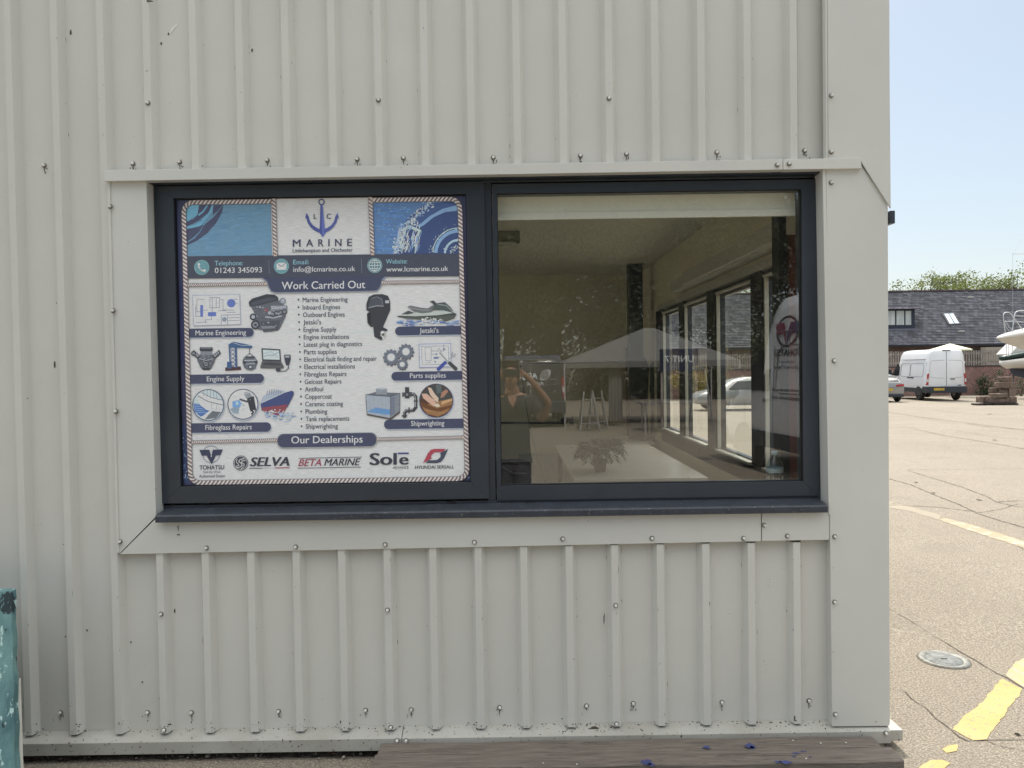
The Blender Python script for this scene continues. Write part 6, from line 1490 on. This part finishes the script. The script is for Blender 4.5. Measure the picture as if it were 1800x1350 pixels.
for sx in (-.8, .8):
    for sy in (-.28, .28): mb = MB(); mb.tube([(q.x+sx, q.y+sy, 0), (q.x+sx, q.y+sy, .72)], .018, 6); mb.build('leg', stnl, tbm)

# ================================================================== things inside the room
tw = mat('table_laminate', L3(232,226,212), rough=.3, col2=L3(222,216,202), nscale=3)
tx0, tx1 = .44, 1.42
ta = thing('long_table', 'long pale table inside the room carrying the potted plant', 'table', (.93, 3.3, .03)); mb = MB(); mb.box(tx0, tx1, 2.08, 4.5, .868, .90); mb.build('table_top', tw, ta, bevel=.004)
for x in (tx0+.05, tx1-.05):
    for y in (2.14, 4.44): mb = MB(); mb.box(x-.02, x+.02, y-.02, y+.02, .03, .868); mb.build('leg', blackm, ta)
cx0 = D(1098, 770, 8.1).x
cb_ = thing('low_cabinet', 'low grey cabinet at the back of the room under the black display stands', 'cabinet', ((cx0+1.5)/2, 5.0, .03)); cbm = mat('cabinet_grey', L3(132,124,112), rough=.5, col2=L3(120,112,102), nscale=2)
mb = MB(); mb.box(cx0, 1.5, 4.62, 5.35, .08, .872); mb.build('carcass', cbm, cb_); mb = MB(); mb.box(cx0-.02, 1.52, 4.59, 5.37, .873, .90); mb.build('top', tw, cb_, bevel=.004)
for k in range(3): w3 = (1.5-cx0-.04)/3; mb = MB(); mb.box(cx0+.02+w3*k+.006, cx0+.02+w3*(k+1)-.006, 4.60, 4.619, .11, .85); dd = mb.build('door', cbm, cb_, bevel=.003); mb = MB(); mb.box(cx0+.05+w3*k, cx0+.065+w3*k, 4.58, 4.599, .55, .72); mb.build('handle', stnl, dd)
# plant
q = D(1055, 828, 5.75); pl = thing('potted_plant', 'small feathery palm in a dark pot on the long table', 'plant', (q.x, q.y, .90)); local(True)
mb = MB(); mb.lathe([(0, .0), (.040, .0), (.055, .085), (.058, .085), (.058, .098), (.050, .098), (.048, .085), (0, .084)], 20); mb.build('pot', mat('plant_pot', L3(40,37,34), rough=.7), pl)
fr_ = mat('palm_leaf', (.012, .024, .010), rough=.6, col2=(.035, .05, .02), nscale=20, world=False)
for k in range(14):
    a = k*2*math.pi/14+.2; L = rnd.uniform(.20, .27); up = rnd.uniform(.10, .20); mb = MB(); P_ = []
    for j in range(9):
        t = j/8; P_.append(Vector((math.cos(a)*L*t*.95, math.sin(a)*L*t*.95, .09+up*math.sin(t*2.3)*1.1-.06*t*t)))
    mb.tube(P_, .0022, 4)
    for j in range(2, 9):
        for s_ in (-1, 1):
            for h_ in (0, .5):
                p_ = P_[j].lerp(P_[j-1], h_); d = (P_[j]-P_[j-1]).normalized(); sd = d.cross(Vector((0, 0, 1))).normalized()*s_; LL = .075*math.sin((j-h_)/9*2.6)
                e = p_+sd*LL+d*LL*.5+Vector((0, 0, -LL*.35)); m_ = p_.lerp(e, .45); w2 = d*.010; mb.add([p_, m_+w2, e, m_-w2], [(0, 1, 2, 3)])
    mb.build('frond', fr_, pl)
local(False)
# stands with black covers and chrome stems
for k, (px, lab) in enumerate(((1124, 'black display stand with a chrome stem on the cabinet beside the dark column'), (1160, 'black display stand with a chrome stem on the cabinet by the pale door'))):
    q = D(px, 770, 8.3); t = thing('display_stand', lab, 'stand', (q.x, q.y, .9), 0, 'display stands on the low cabinet'); local(True)
    mb = MB(); mb.prism([(-.09, -.06, .58), (.10, -.06, .56), (.11, -.06, .80), (.07, -.06, .92), (-.05, -.06, .90), (-.10, -.06, .80)], (0, .14, 0)); mb.build('cover', blackm, t, bevel=.02)
    mb = MB(); mb.tube([(.02, 0, .03), (.015, 0, .62)], [.02, .016], 12); mb.build('stem', mat('chrome', (.8, .8, .82), rough=.15, metal=1), t)
    for s_ in (-1, 1): mb = MB(); mb.tube([(s_*.08, 0, .60), (s_*.075, 0, .3), (s_*.10, 0, .0)], [.03, .018, .012], 6); mb.build('leg', blackm, t)
    mb = MB(); mb.lathe([(0, .0), (.12, .0), (.11, .02), (.02, .04), (0, .04)], 20); mb.build('base', blackm, t); local(False)
# radiator on the rear wall
rd = thing('radiator', 'white panel radiator low on the rear wall of the room', 'radiator', (D(1000, 820, 9).x, 5.7, .15)); xa_ = D(912, 800, 9).x; xb_ = D(1090, 800, 9).x; zt_ = D(1000, 797, 9).z
mb = MB(); mb.box(xa_, xb_, 5.70, 5.76, .14, zt_-.012); mb.build('panel', pale, rd); mb = MB(); x = xa_+.02
while x < xb_-.02: mb.box(x, x+.022, 5.688, 5.70, .17, zt_-.04); x += .05
mb.build('ribs', pale, rd); mb = MB(); mb.box(xa_-.005, xb_+.005, 5.685, 5.765, zt_-.012, zt_); mb.build('top_grille', pale, rd)
# water bottle on the sill
pet = glass_mat('clear_plastic', ior=1.6, tint=(.80, .86, .88), dirt=False); q = D(1362, 847, 3.62); bt = thing('water_bottle', 'small clear plastic water bottle with a pale blue cap on the inner sill', 'bottle', (q.x, q.y, q.z)); local(True)
H_ = .155; mb = MB(); mb.lathe([(0, .0), (.036, .0), (.040, .008), (.040, .035), (.038, .04), (.040, .045), (.040, .075), (.034, .095), (.018, .122), (.0135, .128), (.0135, .138)], 28); mb.build('body', pet, bt)
mb = MB(); mb.lathe([(0, .152), (.015, .152), (.016, .150), (.016, .134), (.0, .134)], 20); mb.build('cap', mat('bottle_cap', L3(150,180,200), rough=.4), bt)
mb = MB(); mb.lathe([(.0405, .048), (.0405, .07)], 28); mb.build('label_band', mat('bottle_label', L3(170,184,190), rough=.5), bt)
for k in range(9):
    a = k*.7; mb = MB(); mb.box(-.0015, .0015, -.002, .002, .004, .02+rnd.uniform(0, .01)); o = mb.build('base_rib', pale, bt); o.location = (.036*math.cos(a), .036*math.sin(a), 0)
local(False)
mb = MB(); mb.box(wx0+.02, RX-.002, .131, .36, wz0-.02, q.z-.001); mb.build('inner_sill', tw, unit)
# bag
bagm = mat('bag_fabric', L3(40,32,34), rough=.95, col2=L3(26,20,22), nscale=24, bump=.6, bscale=30)
a = D(876, 850, 3.56); b = D(936, 808, 3.56); bg_ = thing('bag', 'dark crumpled bag slumped on the inner sill at the left of the pane', 'bag', ((a.x+b.x)/2, a.y, q.z)); mb = MB(); cx_ = (a.x+b.x)/2-.03; n = 22; m_ = 12; V = []
w_ = (b.x-a.x)/2+.03; h_ = b.z-q.z
for i in range(m_+1):
    ph = math.pi*i/m_
    for k in range(n):
        t = 2*math.pi*k/n; sx = abs(math.cos(t))**.6*(1 if math.cos(t) > 0 else -1); sz = abs(math.cos(ph))**.7*(1 if math.cos(ph) > 0 else -1); r_ = 1+.06*math.sin(5*t+3*ph)+.05*math.sin(9*ph+2*t)+rnd.uniform(-.02, .02)
        V.append((cx_+w_*sx*math.sin(ph)**.6*r_, .25+.085*math.sin(t)*math.sin(ph), q.z+h_*.5*(1+sz*r_*.95)-h_*.0+(.008*math.cos(t*2))))
mb.add(V, [(i*n+k, (i+1)*n+k, (i+1)*n+(k+1) % n, i*n+(k+1) % n) for i in range(m_) for k in range(n)], smooth=True); mb.build('body', bagm, bg_)
mb = MB(); mb.tube([(cx_-.04, .17, q.z+h_*.86), (cx_+.02, .158, q.z+h_*.62), (cx_+.085, .165, q.z+h_*.60)], .008, 6); mb.build('strap', blackm, bg_)
# cables and arm
mb = MB(); mb.tube([D(925, 638, 3.62), D(985, 638.8, 3.62), D(1040, 637.6, 3.62), D(1085, 635, 3.62), D(1108, 630.5, 3.62)], .0026, 5); tag(mb.build('cable', blackm, None), 'thin black cable running level across the pane', 'cable')
mb = MB(); mb.tube([D(915.5, 645, 3.6), D(921, 690, 3.6), D(931, 750, 3.6), D(944, 800, 3.6), D(960, 852, 3.6)], .0018, 5); mb.sphere(D(915, 644, 3.6), .006, 8, 6); tag(mb.build('cord', blackm, None), 'thin black cord hanging down the left of the pane from a hook', 'cord')
ar = thing('wall_bracket', 'black rod with a dark clamp reaching in from the left of the pane', 'bracket', tuple(D(990, 740, 4.0))); mb = MB(); mb.tube([D(800, 743.6, 4.0), D(990, 743.2, 4.0)], .006, 8); mb.build('rod', blackm, ar)
c = D(991, 740.5, 4.0); mb = MB(); mb.sphere(c, .019, 12, 8); mb.build('joint', blackm, ar); mb = MB(); mb.box(c.x+.01, c.x+.055, c.y-.01, c.y+.02, c.z+.0, c.z+.018); mb.box(c.x+.03, c.x+.052, c.y-.01, c.y+.015, c.z-.022, c.z-.006); mb.box(c.x+.045, c.x+.05, c.y-.004, c.y+.004, c.z+.018, c.z+.028); mb.build('clamp', blackm, ar)
# ceiling light
q = D(880, 432, 6.2); cl_ = thing('ceiling_light', 'unlit batten light fitting on the ceiling at the left of the pane', 'ceiling light', (q.x-.4, q.y, 2.8)); xb_ = D(914, 432, 6.2).x
lm_ = mat('light_housing', L3(120,116,104), rough=.5); mb = MB(); mb.box(xb_-1.3, xb_, q.y-.09, q.y+.09, 2.77, 2.849); mb.build('housing', lm_, cl_, bevel=.006)
for dy in (-.045, .045): mb = MB(); mb.tube([(xb_-1.27, q.y+dy, 2.755), (xb_-.03, q.y+dy, 2.755)], .013, 10); mb.build('tube', pale, cl_)

# ================================================================== the photographer (stands behind the phone; seen mirrored in the pane)
def skin(name, nodes, edges, m, parent, sub=2, root=0):
    me = bpy.data.meshes.new(name); me.from_pydata([Vector(p) for p, r_ in nodes], edges, []); o = bpy.data.objects.new(name, me); C.objects.link(o)
    md = o.modifiers.new('skin', 'SKIN'); md.use_smooth_shade = True
    sv = me.skin_vertices[0].data
    for i, (p, r_) in enumerate(nodes): sv[i].radius = r_ if isinstance(r_, tuple) else (r_, r_); sv[i].use_root = (i == root)
    s2 = o.modifiers.new('sub', 'SUBSURF'); s2.levels = sub; s2.render_levels = sub
    dg = bpy.context.evaluated_depsgraph_get(); nm = bpy.data.meshes.new_from_object(o.evaluated_get(dg)); bpy.data.objects.remove(o); bpy.data.meshes.remove(me)
    nm.name = name; nm.materials.clear(); nm.materials.append(m); nm.polygons.foreach_set('use_smooth', [True]*len(nm.polygons))
    o = bpy.data.objects.new(name, nm); C.objects.link(o); o.parent = parent; o.matrix_parent_inverse = parent_inv(parent); return o
skinm = mat('skin', (.42, .24, .17), rough=.55, col2=(.36, .19, .13), nscale=20); shirt = mat('dark_polo', (.035, .037, .04), rough=.9, col2=(.05, .05, .055), nscale=10, bump=.3, bscale=12); hairm = mat('dark_hair', (.025, .02, .018), rough=.8)
trou = mat('dark_trousers', (.05, .052, .06), rough=.9); shoe = mat('shoe', (.02, .02, .02), rough=.6)
by = -3.78; pn = thing('person', 'person in a dark polo shirt holding up a phone, mirrored in the right pane', 'person', (0, by, 0))
hx = -.01; hz = 1.62
N = [((0, by, .96), (.145, .095)), ((0, by, 1.12), (.14, .09)), ((0, by, 1.28), (.165, .10)), ((0, by, 1.40), (.16, .09)), ((0, by+.01, 1.475), (.075, .07)), ((hx, by+.04, 1.545), (.055, .06)), ((hx, by+.06, 1.61), (.072, .088)), ((hx, by+.055, 1.68), (.075, .095)), ((hx, by+.05, 1.735), (.055, .07)),
     ((.185, by, 1.40), .062), ((.285, by+.06, 1.21), .048), ((.345, by+.20, 1.385), .040), ((.20, by+.34, 1.575), .030), ((.115, by+.40, 1.66), .028),
     ((-.185, by, 1.40), .062), ((-.285, by+.06, 1.21), .048), ((-.345, by+.20, 1.385), .040), ((-.21, by+.34, 1.575), .030), ((-.125, by+.40, 1.66), .028),
     ((.095, by, .84), (.095, .09)), ((.11, by+.01, .50), (.062, .065)), ((.12, by-.02, .10), (.042, .045)), ((.125, by+.12, .045), (.045, .035)),
     ((-.095, by, .84), (.095, .09)), ((-.11, by+.01, .50), (.062, .065)), ((-.12, by-.02, .10), (.042, .045)), ((-.125, by+.12, .045), (.045, .035))]
E = [(0,1),(1,2),(2,3),(3,4),(4,5),(5,6),(6,7),(7,8),(3,9),(9,10),(10,11),(11,12),(12,13),(3,14),(14,15),(15,16),(16,17),(17,18),(0,19),(19,20),(20,21),(21,22),(0,23),(23,24),(24,25),(25,26)]
skin('body', N, E, skinm, pn)
# clothing
k_ = 1.26
T = [(N[i][0], tuple(v*k_ for v in (N[i][1] if isinstance(N[i][1], tuple) else (N[i][1],)*2))) for i in (0,1,2,3)]+[((0, by+.0, 1.452), (.085, .078)), ((.185, by, 1.40), .075), ((.262, by+.045, 1.255), .066), ((-.185, by, 1.40), .075), ((-.262, by+.045, 1.255), .066), ((0, by, .82), (.185, .13))]
skin('polo_shirt', T, [(0,1),(1,2),(2,3),(3,4),(3,5),(5,6),(3,7),(7,8),(9,0)], shirt, pn)
mb = MB(); mb.poly([(-.05, by+.118, 1.455), (.05, by+.118, 1.455), (.004, by+.135, 1.335)]); mb.build('open_collar', skinm, pn)
for s_ in (-1, 1): mb = MB(); mb.prism([(s_*.052, by+.112, 1.462), (s_*.085, by+.085, 1.455), (s_*.055, by+.128, 1.385), (s_*.008, by+.140, 1.325)], (0, .006, 0)); mb.build('collar', shirt, pn)
skin('trousers', [((0, by, .97), (.178, .122)), ((0, by, .90), (.175, .12)), ((.08, by, .80), (.115, .11)), ((.085, by+.01, .50), (.10, .09)), ((.122, by-.02, .09), (.062, .068)), ((-.08, by, .80), (.115, .11)), ((-.085, by+.01, .50), (.10, .09)), ((-.122, by-.02, .09), (.062, .068))], [(0,1),(1,2),(2,3),(3,4),(1,5),(5,6),(6,7)], trou, pn)
for s_ in (-1, 1): skin('shoe', [((s_*.122, by-.07, .05), (.045, .045)), ((s_*.124, by+.05, .045), (.05, .04)), ((s_*.128, by+.17, .035), (.045, .028))], [(0,1),(1,2)], shoe, pn)
skin('hair', [((hx, by+.03, 1.70), (.083, .10)), ((hx, by+.03, 1.748), (.068, .082)), ((hx, by-.02, 1.66), (.075, .06))], [(0,1),(0,2)], hairm, pn)
mb = MB()
for s_ in (-1, 1): mb.sphere((hx+s_*.081, by+.05, 1.635), (.010, .02, .03), 10, 8)
mb.sphere((hx, by+.152, 1.628), (.013, .018, .026), 10, 8); mb.build('ears_and_nose', skinm, pn)
mb = MB()
for s_ in (-1, 1): mb.sphere((hx+s_*.032, by+.137, 1.66), (.014, .008, .009), 10, 8)
mb.build('eyes', pale, pn)
mb = MB(); mb.sphere((hx, by+.142, 1.582), (.026, .006, .007), 12, 6); mb.build('mouth', mat('lips', (.30, .12, .10), rough=.5), pn)
# hands closed on the phone: palm, four fingers, thumb
yph = CAM.y-.022
for s_ in (-1, 1):
    wx = .120 if s_ > 0 else .130; wr = Vector((s_*(.115 if s_ > 0 else .125), by+.40, 1.66)); pc_ = Vector((s_*(wx-.025), yph-.028, 1.675))
    nodes = [(wr, .027), (wr.lerp(pc_, .6), (.030, .02)), (pc_, (.032, .016))]; edges = [(0,1),(1,2)]
    for f in range(4):
        b0 = pc_+Vector((-s_*.008, .002, .026-.018*f)); i = len(nodes); kx = (.9, 1.0, .95, .75)[f]
        nodes += [(b0, .009), (b0+Vector((-s_*.018*kx, .008, .003)), .0082), (b0+Vector((-s_*.034*kx, .012, .001)), .0075), (b0+Vector((-s_*.047*kx, .012, -.002)), .0065)]; edges += [(2, i), (i, i+1), (i+1, i+2), (i+2, i+3)]
    i = len(nodes); t0_ = pc_+Vector((s_*.004, -.006, -.030)); nodes += [(t0_, .012), (t0_+Vector((-s_*.02, -.012, .0)), .0105), (t0_+Vector((-s_*.042, -.012, .008)), .009)]; edges += [(2, i), (i, i+1), (i+1, i+2)]
    skin('hand', nodes, edges, skinm, pn, sub=2)
ph = thing('phone', 'dark phone held sideways in front of the face of the mirrored person', 'phone', (-.005, yph, 1.675)); mb = MB(); mb.box(-.083, .073, yph, yph+.009, 1.636, 1.712); mb.build('case', mat('phone_case', (.03, .03, .028), rough=.4), ph, bevel=.004)
mb = MB()
for dx, dz in ((.05, .022), (.05, -.008), (.028, .008)): mb.lathe([(0, .0), (.008, .0), (.009, -.0015)], 16, axis='Y', c=(dx, yph+.0095, 1.675+dz))
mb.build('lens', vglass, ph); mb = MB(); mb.box(-.078, .068, yph-.0012, yph-.0004, 1.640, 1.708); mb.build('screen', vglass, ph)
